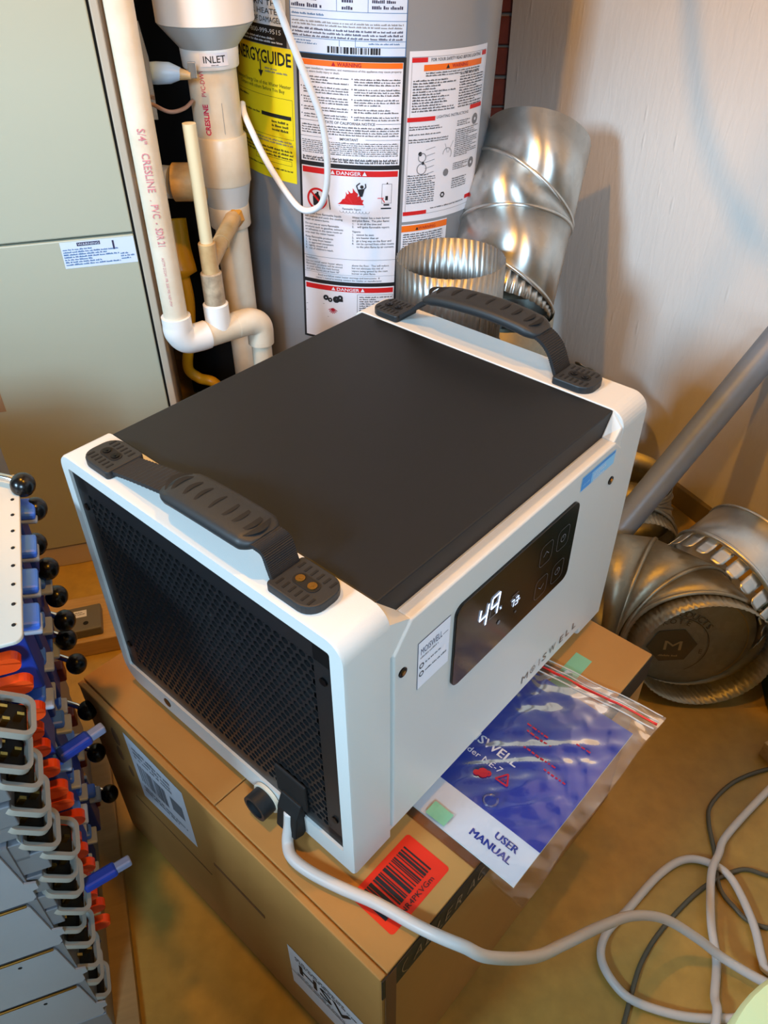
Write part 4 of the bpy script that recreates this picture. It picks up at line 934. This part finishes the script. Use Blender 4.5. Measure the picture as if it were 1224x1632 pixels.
bm = BM(); sweep(bm, [tp, tp + V3((0, 0, .052)), tp + V3((0, 0, .054))], [.0225, .0225, .020], 28); link('tee_neck', bm, M_pvcw, dp, auto=40)
elbow('elbow', [V3((ex, ey, EZ)) - uvx * .045, V3((ex, ey, EZ)) - uvx * .03, V3((ex, ey, EZ)) - uvx * .012 + V3((0, 0, -.002)), V3((ex, ey, EZ)) + uvx * .004 + V3((0, 0, -.016)), V3((ex, ey, EZ)) + uvx * .004 + V3((0, 0, -.05))], .0245, M_pvc, dp)
bm = BM(); cyl(bm, V3((ex, ey, 0)) + uvx * .004, V3((ex, ey, .47)) + uvx * .004, .019, seg=28); link('down_pipe', bm, M_pvc, dp, auto=40)
seg('dirty_coupling', [.550, .618, .620], [.0185, .0185, .0165], M_pvcd, dp, tp.x, tp.y)
seg('yellowed_coupling', [.612, .670, .672], [.0148, .0148, .013], M_cpvcd, dp, tp.x, tp.y)
seg('vent_stub', [.665, .858], [.0107, .0107], M_cpvc, dp, tp.x, tp.y)
bt = V3((tp.x, tp.y, .632)); be = V3((PX - dx_ + .012, PY - dy_ - .034, .652))
bm = BM(); cyl(bm, bt, bt + (be - bt) * .5, .0138, seg=22); cyl(bm, bt + (be - bt) * .45, be, .0155, seg=22); link('branch', bm, M_cpvcd, dp, auto=40)
bm = BM(); sweep(bm, [be - V3((0, .006, 0)), be + V3((0, .004, 0))], [.015, .021], 7); link('glue_bead', bm, M_glue, dp)
seg('glue_ring', [.534, .537], [.0262, .0262], M_pvcd, dp, tp.x + uvx.x * .031 - tp.x - 10, 0) if False else None
a = Art(cmap(.0205, R(4)))
for (t, y0, w) in (('S/4"', .845, .022), ('CRESLINE', .775, .058), ('.', .762, .002), ('PVC', .735, .022), ('-', .726, .003), ('SDR 21', .690, .030)):
    vt = t; V_, F_, ww = glyphs(vt)
    a.text(vt, -.003, y0 + w, .0115, M_pinkink, 2, ang=-PI / 2, wid=w, bold=.01)
a.text('ASTM D2241 PR 200 PSI NSF-PW', -.002, .672, .0042, M_pinkink, 2, ang=-PI / 2, wid=.085)
a.build('pipe_print', dp)

# white looping cable in front of the heater, thin wire, connector, strap
o = cable('white_cable', [(-0.155, 1.28, 1.12), (-0.151, 1.3, 1.045), (-0.147, 1.32, 1.021), (-0.133, 1.34, 0.972), (-0.113, 1.36, 0.91), (-0.096, 1.38, 0.853), (-0.091, 1.4, 0.79), (-0.096, 1.42, 0.734), (-0.112, 1.44, 0.696), (-0.144, 1.46, 0.684), (-0.174, 1.48, 0.71), (-0.208, 1.505, 0.758), (-0.234, 1.53, 0.806), (-0.2455, 1.555, 0.824), (-0.250, 1.575, 0.835)], 0.0056, M_cable_w); tag(o, 'white cable hanging in a loop in front of the water heater labels', 'cable')
o = cable('thin_wire', [(-0.40, 1.42, 0.872), (-0.374, 1.42, 0.868), (-0.346, 1.42, 0.856), (-0.33, 1.46, 0.852), (-0.322, 1.497, 0.856)], 0.0032, M_wire); tag(o, 'thin brown wire drooping between the drain pipe and the inlet pipe', 'wire')
t = empty('cable_connector', (-0.345, 1.46, 0.905), 0, 'pale blue plastic cable connector behind the drain pipe with an orange tip', 'connector')
bm = BM(); sweep(bm, [V3((-.045, 0, 0)), V3((-.02, 0, 0)), V3((0, 0, 0)), V3((.018, 0, -.001))], [.0155, .017, .016, .009], 18); link('plug_body', bm, M_conn, t, auto=50)
bm = BM(); sweep(bm, [V3((.012, 0, -.001)), V3((.034, 0, -.004))], [.010, .006], 14); link('plug_tip', bm, M_cpvcd, t, auto=50)
bm = BM(); box(bm, -.005, .008, -.003, .003, -.012, .012, Matrix.Translation((.036, .0, .004))); link('foil_clip', bm, M_steel2, t, bevel=.001)
bm = BM(); sweep(bm, [V3((-.385, 1.44, .98)), V3((-.378, 1.44, .93)), V3((-.379, 1.44, .84))], 1, 4, True, lambda i, k: [(.008, .001), (.008, -.001), (-.008, -.001), (-.008, .001)][k]); o = link('hanger_strap', bm, M_steel2); tag(o, 'thin perforated metal strap hanging beside the drain pipe', 'strap')
# plain black housing painting the shade of the gap, yellow gas line
t = empty('gap_shade_filler', (-0.52, 1.98, 0), R(10), 'black painted-shade housing in the dark gap between furnace and water heater', 'filler')
bm = BM(); box(bm, -.02, .15, 0, .12, 0, 1.6); link('shade_filler_body', bm, M_gap, t, bevel=.004)
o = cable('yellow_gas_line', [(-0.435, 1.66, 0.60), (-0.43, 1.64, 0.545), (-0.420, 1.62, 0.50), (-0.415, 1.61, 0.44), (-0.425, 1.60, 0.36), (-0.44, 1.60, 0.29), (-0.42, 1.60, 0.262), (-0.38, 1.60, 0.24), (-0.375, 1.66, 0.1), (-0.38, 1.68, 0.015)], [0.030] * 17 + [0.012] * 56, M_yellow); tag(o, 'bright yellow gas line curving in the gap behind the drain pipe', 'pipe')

# ---------------------------------------------------------------- galvanized ducts
def duct_gore(bm, p0, n0, p1, n1, r, seg=64, th=0.0008, flute=0.0, fr=0, samples=1):
    """open thin shell between two planes (point, normal) around straight axis p0->p1"""
    ax = (p1 - p0).normalized(); a = ax.orthogonal().normalized(); b = ax.cross(a); rings = []
    for q in range(samples + 1):
        ring = []
        for k in range(seg):
            t = 2 * PI * k / seg; rr = r + (flute * math.cos(fr * t) if flute else 0)
            d = a * math.cos(t) * rr + b * math.sin(t) * rr
            def hit(p, n): base = p + d; return base + ax * ((p - base).dot(n) / ax.dot(n))
            s, e = hit(p0, n0), hit(p1, n1); ring.append(bm.verts.new(s + (e - s) * q / samples))
        rings.append(ring)
    for i in range(samples):
        for k in range(seg): bm.faces.new((rings[i][k], rings[i][(k + 1) % seg], rings[i + 1][(k + 1) % seg], rings[i + 1][k]))
def bead(bm, p, n, ax, r, w=0.0042, seg=64):
    a = ax.orthogonal().normalized(); b = ax.cross(a); pts = []
    for k in range(seg):
        t = 2 * PI * k / seg; d = (a * math.cos(t) + b * math.sin(t)) * r; base = p + d; pts.append(base + ax * ((p - base).dot(n) / ax.dot(n)))
    rings = []
    for k in range(seg):
        c = pts[k]; rad = (c - p); rad = (rad - ax * rad.dot(ax)).normalized(); rings.append([bm.verts.new(c + rad * w * math.cos(x) + ax * w * math.sin(x)) for x in (-1.7, -.85, 0, .85, 1.7)])
    for k in range(seg):
        for j in range(4): bm.faces.new((rings[k][j], rings[k][j + 1], rings[(k + 1) % seg][j + 1], rings[(k + 1) % seg][j]))
def duct(name, P, norms, r, m, label, crimp_first=False, crimp_last=False, flute=0.0022, nfl=42, cat='duct', th=True):
    """P joint points; norms joint plane normals"""
    P = [V3(p) for p in P]; c = P[0].copy(); root = empty(name, c, 0, label, cat); P = [p - c for p in P]; N = [V3(n).normalized() for n in norms]
    for i in range(len(P) - 1):
        fl = (crimp_first and i == 0) or (crimp_last and i == len(P) - 2)
        bm = BM(); duct_gore(bm, P[i], N[i], P[i + 1], N[i + 1], r * (0.975 if fl else 1), 168 if fl else 64, flute=flute if fl else 0, fr=nfl)
        o = link('crimped_end' if fl else 'gore', bm, m, root, auto=60)
        q_ = (P[i + 1] - P[i]).normalized().to_track_quat('Z', 'Y'); mid_ = (P[i] + P[i + 1]) / 2
        o.data.transform((Matrix.Translation(mid_) @ q_.to_matrix().to_4x4()).inverted()); o.rotation_euler = q_.to_euler(); o.location = mid_
        s = o.modifiers.new('thickness', 'SOLIDIFY'); s.thickness = 0.0009; s.offset = -1
    for i in range(1, len(P) - 1):
        bm = BM(); ax = ((P[i] - P[i - 1]).normalized() + (P[i + 1] - P[i]).normalized()).normalized(); bead(bm, P[i], N[i], ax, r); link('bead', bm, m, root, smooth=True)
    return root
# leaning adjustable elbow
top = V3((0.322, 1.765, 0.722)); bot = V3((0.236, 1.535, 0.478)); axd = (bot - top)
def along(t): return top + axd * t
axn = axd.normalized()
sidev = axn.cross(V3((0, 0, 1))).normalized(); upv = axn.cross(sidev).normalized()
def tiltn(a, b): return (axn + sidev * a + upv * b).normalized()
P = [along(.0), along(.33), along(.55), along(.90), along(1.07)]
duct('leaning_duct', P, [axn, tiltn(.50, .0), tiltn(-.10, .10), tiltn(.36, .0), axn], 0.112, M_galva, 'shiny galvanized duct elbow leaning in the corner between heater and wall', crimp_last=True)
duct('standing_duct', [(0.245, 1.535, 0.0), (0.245, 1.535, 0.455)], [(0, 0, 1), (0, 0, 1)], 0.108, M_galvd, 'dull metal duct standing on the floor that carries the leaning elbow')
vz = V3((0, 0, 1))
duct('crimped_duct', [(0.118, 1.338, 0.0), (0.118, 1.338, 0.22), (0.118, 1.338, 0.52), (0.118, 1.338, 0.642)], [vz, (.0, .3, 1), (.38, .2, 1), vz], 0.096, M_galvm, 'upright galvanized duct elbow with a crimped open top, behind the far handle', crimp_last=True, flute=.0013, nfl=50)
# take-off collar behind the unit, with tabs
def collar(name, c, axis, r, Ln, label, ntabs=12, tabl=0.03, m=M_galv, flange=True, tabw=0.62, tabskip=()):
    axis = V3(axis).normalized(); root = empty(name, c, 0, label, 'duct collar'); a = axis.orthogonal().normalized(); b = axis.cross(a)
    bm = BM(); n = 72; rings = []
    prof = [(0, r), (Ln * .12, r), (Ln, r)]
    for (h, rr) in prof: rings.append([bm.verts.new(axis * h + (a * math.cos(2 * PI * k / n) + b * math.sin(2 * PI * k / n)) * rr) for k in range(n)])
    for i in range(2):
        for k in range(n): bm.faces.new((rings[i][k], rings[i][(k + 1) % n], rings[i + 1][(k + 1) % n], rings[i + 1][k]))
    o = link('collar_wall', bm, m, root, smooth=True); s = o.modifiers.new('thickness', 'SOLIDIFY'); s.thickness = .0012
    bm = BM(); bead(bm, axis * .004, axis, axis, r, .005); bead(bm, axis * (Ln - .002), axis, axis, r, .003); link('bead', bm, m, root, smooth=True)
    for k in range(ntabs):
        if k in tabskip: continue
        t0 = 2 * PI * (k + .5 - tabw / 2) / ntabs; t1 = 2 * PI * (k + .5 + tabw / 2) / ntabs; bm = BM(); rows_ = []
        for (h, f, ins) in ((0.0, 0, 0), (-tabl * .4, 0.0, .0), (-tabl * .8, .02, .0), (-tabl, .06, .22)):
            row = []
            for q in range(5):
                t = t0 + (t1 - t0) * (ins + (1 - 2 * ins) * q / 4); row.append(bm.verts.new(axis * h + (a * math.cos(t) + b * math.sin(t)) * (r + f * tabl)))
            rows_.append(row)
        for i in range(3):
            for q in range(4): bm.faces.new((rows_[i][q], rows_[i][q + 1], rows_[i + 1][q + 1], rows_[i + 1][q]))
        o = link('tab', bm, m, root, smooth=True); s = o.modifiers.new('thickness', 'SOLIDIFY'); s.thickness = .0012
    return root
collar('takeoff_collar', V3((0.605, 1.02, 0.165)), (.80, .50, .30), 0.112, 0.088, 'galvanized start collar with a row of rounded tabs, propped up at the right edge', 22, .038, tabw=.78)
collar('takeoff_collar', V3((0.40, 1.50, 0.235)), (.80, .02, -.50), 0.098, 0.13, 'small galvanized collar with two bright tabs showing behind the far right corner of the dehumidifier', 12, .03, m=M_galvd)
# elbow with brown open top behind the unit
rc = 0.098; pv = V3((0.497, 1.31 - rc, 0.192)); PP = []; NN = []
for k in range(5):
    th = R(22.5 * k); PP.append(pv + V3((0, rc * math.cos(th), -rc * math.sin(th)))); NN.append((0, -math.sin(th), -math.cos(th)))
PP.append(PP[-1] + V3((0, -.045, 0))); NN.append((0, -1, 0))
duct('floor_duct_elbow', PP, NN, 0.094, M_galvd, 'dull galvanized duct elbow on the floor under the conduit, open end up', crimp_last=True, flute=.0012, nfl=60)
eb = duct('open_duct_elbow', [(0.545, 0.885, 0.125), (0.538, 0.925, 0.120), (0.52, 0.985, 0.118), (0.46, 1.035, 0.118), (0.385, 1.05, 0.118)], [(.06, 1, -.12), (.1, 1, -.05), (-.45, 1, 0), (-1, .6, 0), (-1, .1, 0)], 0.114, M_galvd, 'large dull duct elbow on the floor, round mouth to the front, stamped inside', crimp_first=True, flute=.0012, nfl=70)
ax = V3((-.06, -1, .12)).normalized()
C0 = V3((-.012, .052, -.004)); ea = V3((1, -.06, 0)).normalized(); eb2 = ax.cross(ea) * -1
if eb2.z < 0: eb2 = -eb2
bm = BM(); pts = [C0 + (ea * math.cos(2 * PI * k / 40) + eb2 * math.sin(2 * PI * k / 40)) * .1105 for k in range(40)]
bm.faces.new([bm.verts.new(p) for p in pts]); link('back_disc', bm, M_galvd, eb)
a = Art(lambda x, y, l: C0 + ea * x + eb2 * y + ax * (.001 + l * .0003))
def arc_text(a, t, r, a0, a1, h, m):
    for i, ch in enumerate(t):
        if ch == ' ': continue
        th = a0 + (a1 - a0) * (i + .5) / len(t); V_, F_, w = glyphs(ch); k = h / .72
        a.text(ch, (r) * math.cos(th) + w * k / 2 * math.cos(th + PI / 2), (r) * math.sin(th) + w * k / 2 * math.sin(th + PI / 2), h, m, 2, ang=th - PI / 2)
cx, cy = -.028, -.022
class Off: pass
a2 = Art(lambda x, y, l: C0 + ea * (x + cx) + eb2 * (y + cy) + ax * (.001 + l * .0003))
arc_text(a2, 'STEEL-PRODUCTS', .066, R(165), R(35), .013, M_inkmetal); arc_text(a2, 'KOTE', .050, R(120), R(62), .011, M_inkmetal)
a2.ring(0, 0, .0625, .064, M_inkmetal, a0=R(-60), a1=R(140)); P6 = [(.044 * math.cos(R(60 * k + 8)), .040 * math.sin(R(60 * k + 8))) for k in range(6)]
a2.poly(P6, M_inkmetal, 1); M_lt = mat('light_stamp', (168, 140, 92), .45, .5); a2.text('M', 0, -.010, .022, M_lt, 3, cen=True, wid=.034); a2.lines(-.02, .02, -.018, -.030, .007, M_lt, lay=3)
a2.text('E', .048, -.016, .010, M_inkmetal, 2)
a2.ring(.028, .012, .098, .0995, M_lt, a0=R(-50), a1=R(60), n=20)
a2.build('stamped_print', eb)['kind'] = 'stuff'
# conduit leaning on the wall
p0 = V3((0.336, 1.103, 0.022)); p1 = V3((0.696, 1.30, 0.478)); d = (p1 - p0)
bm = BM(); cyl(bm, p0, p0 + d * 1.06, 0.0275, seg=32); o = link('steel_conduit', bm, M_conduit, auto=40); tag(o, 'grey steel conduit pipe leaning up to the right against the wall', 'pipe')
# things at the right edge
t = empty('green_crate', (0.675, 0.86, 0), R(-10), 'dark green plastic crate at the right edge beside the duct mouth', 'crate')
bm = BM(); box(bm, 0, .17, 0, .18, 0, .095); link('crate_body', bm, M_dgreen, t, bevel=.006)
bm = BM(); box(bm, -.004, .174, -.004, .184, .085, .10); link('crate_rim', bm, M_dgreen, t, bevel=.004)
t = empty('wood_offcut', (0.70, 0.775, 0), R(28), 'short yellow-brown wood offcut on the floor at the right edge', 'wood block')
bm = BM(); box(bm, -.06, .16, 0, .038, 0, .034); link('wood_block', bm, M_wood, t, bevel=.002)
t = empty('pale_green_bucket', (0.326, 0.122, 0), 0, 'pale green plastic bucket lid in the bottom right corner', 'bucket')
bm = BM(); sweep(bm, [V3((0, 0, 0)), V3((0, 0, .52))], [.10, .113], 64); link('bucket_wall', bm, M_bin, t, auto=40)
bm = BM(); sweep(bm, [V3((0, 0, .515)), V3((0, 0, .518)), V3((0, 0, .546)), V3((0, 0, .55))], [.117, .120, .120, .117], 72); link('lid', bm, M_bin, t, auto=40)

# ---------------------------------------------------------------- cables on the floor
def fz(pts, z): return [(x, y, z) for x, y in pts]
o = cable('grey_cable', fz([(0.56, 0.41), (0.515, 0.438), (0.512, 0.453), (0.517, 0.503), (0.508, 0.565), (0.483, 0.589), (0.447, 0.594), (0.403, 0.571), (0.345, 0.521), (0.306, 0.487), (0.293, 0.454), (0.307, 0.419), (0.332, 0.4), (0.385, 0.385), (0.441, 0.382), (0.5, 0.384), (0.56, .36)], .0075), .0058, M_cable); tag(o, 'grey round cable lying in a wide loop on the floor', 'cable')
pz = [(0.76, 0.82, .006), (0.712, 0.777, .006), (0.616, 0.708, .006), (0.526, 0.634, .006), (0.500, 0.60, .012), (0.476, 0.566, .0195), (0.457, 0.503, .012), (0.45, 0.453, .006), (0.431, 0.407, .012), (0.425, 0.385, .0195), (0.406, 0.343, .01), (0.39, .29, .006)]
o = cable('grey_cable', pz, .0058, M_cable); tag(o, 'grey round cable running straight down the floor across the loop', 'cable')
o = cable('dark_cable', fz([(0.72, 0.75), (0.681, 0.752), (0.632, 0.749), (0.569, 0.726), (0.52, 0.688), (0.505, 0.656), (0.498, 0.605), (0.488, 0.555), (0.500, 0.525), (0.518, 0.503), (0.566, 0.49), (0.62, .485)], .0035), .0033, M_cable_d); tag(o, 'thin dark cable curling on the floor near the right edge', 'cable')
o = cable('dark_cable', fz([(0.65, 0.555), (0.606, 0.566), (0.565, 0.571), (0.528, 0.58), (0.463, 0.553), (0.393, 0.5), (0.35, 0.455), (0.322, 0.408), (0.29, 0.344), (.27, .29)], .0035), .0033, M_cable_d); tag(o, 'thin dark cable sweeping across the floor below the grey loop', 'cable')

# ---------------------------------------------------------------- lumber and adapter at the left
t = empty('lumber_plank', (-0.58, 1.0, 0), FY, 'pale wood plank on the floor in front of the furnace', 'plank')
bm = BM(); box(bm, -.5, .35, 0.0, .125, 0, .039); link('plank_board', bm, M_wood, t, bevel=.002)
t = empty('power_adapter', (-0.575, 1.0, 0.039), FY + R(2), 'flat grey power adapter with a pale label lying on the plank', 'adapter')
bm = BM(); box(bm, -.07, .048, .012, .078, 0, .02); link('adapter_case', bm, M_gadget, t, bevel=.003)
a = Art(ftop(.0198)); a.rect(-.002, .022, .048, .066, M_paper, 1); a.lines(.0, .020, .064, .05, .005, M_grey_ink); a.ring(.02, .03, 0, .005, M_gap, 1, n=12); a.build('adapter_label', t)['label'] = 'pale paper label'

# ---------------------------------------------------------------- stack of rack servers at the left edge
SY = R(20); S0 = V3((-0.347, 0.372, 0)); rs_ = random.Random(5)
t = empty('base_board', S0, SY, 'plywood board on the floor under the server stack', 'board')
bm = BM(); box(bm, -.62, .030, -.02, .47, 0, .018); link('board_sheet', bm, M_ply, t, bevel=.001)
t = empty('server_riser', S0, SY, 'grey metal chassis at the bottom of the server stack', 'server')
bm = BM(); box(bm, -.60, .0, 0.0, .44, .018, .069); link('riser_case', bm, M_steel, t, bevel=.001)
def psu_ring(bm, x, s, z, w, h):
    O = rrect(s - w / 2, s + w / 2, z - h / 2, z + h / 2, .010, 5); I = rrect(s - w / 2 + .0042, s + w / 2 - .0042, z - h / 2 + .0045, z + h / 2 - .0045, .007, 5)
    rings = [[bm.verts.new(V3((xx, a_, b_))) for a_, b_ in pl] for xx, pl in ((x, O), (x + .007, O), (x + .007, I), (x, I))]
    n = len(O)
    for j in range(4):
        for k in range(n): bm.faces.new((rings[j][k], rings[j][(k + 1) % n], rings[(j + 1) % 4][(k + 1) % n], rings[(j + 1) % 4][k]))
PSU = [(.044, .62), (.030, .577), (.031, .549), (.027, .51), (.021, .482), (.022, .453), (.034, .428), (.023, .39), (.021, .357), (.020, .321), (.007, .287), (.008, .249), (.002, .196), (-.003, .157), (-.004, .115)]
ORL = [(.048, .639), (.05, .609), (.05, .570), (.042, .544), (.041, .517), (.041, .483), (.040, .448), (.040, .425), (.043, .391), (.031, .354), (.032, .329), (.032, .296), (.022, .266), (.021, .236), (.023, .206), (.02, .165)]
names = ['topmost', 'second from the top', 'third from the top', 'fourth from the top', 'fifth from the top', 'sixth from the top']
for i in range(6):
    zt = 0.67 - 0.1 * i; zb = zt - 0.0975; sh = 0.045 if i < 1 else (0.03 if i == 1 else 0.0)
    lab = ['rack server at the top of the stack under the pale perforated cover', 'rack server just below the top one in the leaning stack', 'rack server whose side plate is highest at the left edge, third in the stack', 'rack server with a bluish side plate, fourth down in the stack', 'rack server between two with painted gold edge highlights, fifth down in the stack', 'lowest rack server of the stack, just above the bottom chassis'][i]
    sv = empty('rack_server', S0 + V3((math.cos(SY) * sh * .5, math.sin(SY) * sh * .5, zb)), SY, lab, 'server', 'rack servers stacked at the left edge')
    y0 = 0.075 if i == 0 else (0.03 if i == 1 else 0.0); hh = 0.0965
    bm = BM(); box(bm, -.60, -.002, y0 + .0015, .44, 0, hh); link('chassis', bm, M_steel, sv)
    # side plate with notch and holes facing the viewer
    if i > 1:
        bm = BM(); prism(bm, [(-.6, .001), (-.004, .001), (.0, .006), (.0, .018), (.006, .020), (.006, .030), (-.004, .034), (-.010, .090), (-.012, .0955), (-.6, .0955)], lambda x, z: V3((x, -.0012, z)), lambda x, z: V3((x, .001, z))); sp = link('side_plate', bm, M_side, sv)
        bm = BM()
        for k in range(9): cyl(bm, (-.05 - k * .06, -.0016, .08 - .055 * (k % 2)), (-.05 - k * .06, 0, .08 - .055 * (k % 2)), .0022, seg=8)
        link('holes', bm, M_gap, sp)
        bm = BM(); cyl(bm, (-.6, -.0015, .0957), (-.012, -.0015, .0957), .0017, seg=8); link('edge_highlight', bm, M_brass, sv, smooth=True)  # gold rod paints the warm highlight along the plate edge
    off = .046 * max(0, min(1, (zb + .05 - .157) / .463)) - sh * .5
    bm = BM(); box(bm, -.002, off * .4 + .004, .085, .44, 0.004, hh - .002); link('fan_bay', bm, M_steel, sv, bevel=.001)
    if i == 0:
        bm = BM(); prism(bm, rrect(-.55, .047, .052, .300, .008, 5), lambda x, y: V3((x, y, hh)), lambda x, y: V3((x, y, hh + .004))); cv = link('cover', bm, M_cover, sv, bevel=.001)
        bm = BM()
        for k in range(9): cyl(bm, (.040, .072 + k * .026, hh + .0035), (.040, .072 + k * .026, hh + .0046), .0018, seg=8)
        link('rivet_holes', bm, M_gap, cv)
    # power supplies: each a body with a ring bracket round its inlet
    for (lx, za) in PSU:
        z = za - zb
        if not (0 <= z < .1): continue
        lx -= sh * .5; sc_ = .024
        bm = BM(); box(bm, -.03, lx - .010, sc_ - .020, sc_ + .020, max(.003, z - .0155), min(hh - .003, z + .0155)); ps = link('power_supply', bm, M_steel, sv, bevel=.001)
        TM = Matrix.Translation((lx, sc_, z)) @ Matrix.Rotation(R(-52), 4, 'Y')
        bm = BM(); psu_ring(bm, -.004, 0, 0, .044, .042); bmesh.ops.transform(bm, matrix=TM, verts=bm.verts); link('bracket', bm, M_bracket, ps, auto=40)
        bm = BM()
        for (ds, dz) in ((-.007, .004), (.006, .006), (0, -.008)): box(bm, -.007, .003, ds - .0016, ds + .0016, dz - .003, dz + .003)
        bmesh.ops.transform(bm, matrix=TM, verts=bm.verts); link('inlet_pins', bm, M_gold, ps)
        bm = BM(); box(bm, -.0075, -.006, -.018, .018, -.017, .017); bmesh.ops.transform(bm, matrix=TM, verts=bm.verts); link('inlet_well', bm, M_inner, ps)
    for (lx, za) in ORL:
        z = za - zb
        if not (0 <= z < .1): continue
        lx -= sh * .5
        bm = BM(); prism(bm, rrect(lx - .020, lx + .011, z - .0085, z + .0085, .006, 5, rs=(.001, .009, .009, .001)), lambda x, zz: V3((x, .060, zz)), lambda x, zz: V3((x, .070, zz)))
        link('release_latch', bm, M_or, sv, bevel=.0015)['label'] = 'orange latch'
    # blue fan modules
    for k, s in enumerate((.100, .148, .200, .262)):
        w0 = off + rs_.uniform(-.012, .004) if i else off + .004
        k_ = 1.0 if i else 1.45
        bm = BM(); box(bm, -.002, w0 + .014, s - .018, s + .018, .006, hh - .016); fm = link('fan_module', bm, M_blued, sv, bevel=.002); fm['label'] = 'dark blue fan module'
        bm = BM(); M4 = Matrix.Translation((w0 + .012, s, hh - .014)) @ Matrix.Rotation(R(12), 4, 'Y'); box(bm, -.008 * k_, .012 * k_, -.010 * k_, .010 * k_, -.005, .004, M4); link('blue_tab', bm, M_blue, fm, bevel=.003)
        bm = BM(); M4 = Matrix.Translation((w0 + .012, s - .002, hh - .019)) @ Matrix.Rotation(R(12), 4, 'Y'); box(bm, -.004, .018, -.013, .012, -.005, .0, M4); link('grey_tip', bm, M_bluet, fm, bevel=.002)
        bm = BM(); M4 = Matrix.Translation((w0 + .006, s + .026, hh - .022)); box(bm, -.006, .008, -.004, .004, -.018, .006, M4); link('small_latch', bm, M_bluet, fm, bevel=.002)
        bm = BM()
        for q in range(6): box(bm, w0 + .006, w0 + .0092, s - .015 + q * .0055, s - .0125 + q * .0055, hh - .04, hh - .022)
        link('fins', bm, M_blue, fm)
    # black ball levers with steel rods
    for q, (lx, z) in enumerate((((.074, .105), (.077, .072), (.065, .026)), ((.068, .089), (.067, .046), (.066, .006)), ((.061, .03), (.060, .075)), ((.053, .04),), ((.044, .05),), ((.04, .05),))[i]):
        lx -= sh * .5; s = .27
        bm = BM(); sweep(bm, smooth_path([V3((.005, s + .05, z - .005)), V3((lx - .035, s + .028, z + .004)), V3((lx - .010, s + .006, z + .006)), V3((lx, s, z))], 5), .0038, 10); lv = link('lever', bm, M_steel2, sv, smooth=True)
        bm = BM(); sphere(bm, (lx, s, z), .0125, 1, 1.1, 1); link('ball_knob', bm, M_knob, lv, smooth=True)
        bm = BM(); box(bm, lx - .042, lx - .018, s + .004, s + .022, z - .03, z - .008); link('maroon_tab', bm, M_maroon if q or i else M_or, sv, bevel=.002)
# loose blue patch plugs hanging over the side
for (x, y, z, rz_, lb) in ((.070, .03, .33, 15, 'blue cable plug with a pale tip sticking out low beside the box'), (.080, .10, .47, 25, 'dark blue cable plug sticking out of the stack near the box corner')):
    c, s = math.cos(SY), math.sin(SY); pw = S0 + V3((c * x - s * y, s * x + c * y, z))
    t = empty('cable_plug', pw, SY + R(rz_), lb, 'plug')
    bm = BM(); box(bm, -.036, .0, -.007, .007, -.006, .006); link('plug_boot', bm, M_blued, t, bevel=.003)
    bm = BM(); box(bm, -.002, .016, -.005, .005, -.005, .005); link('plug_tip', bm, M_tip, t, bevel=.002)
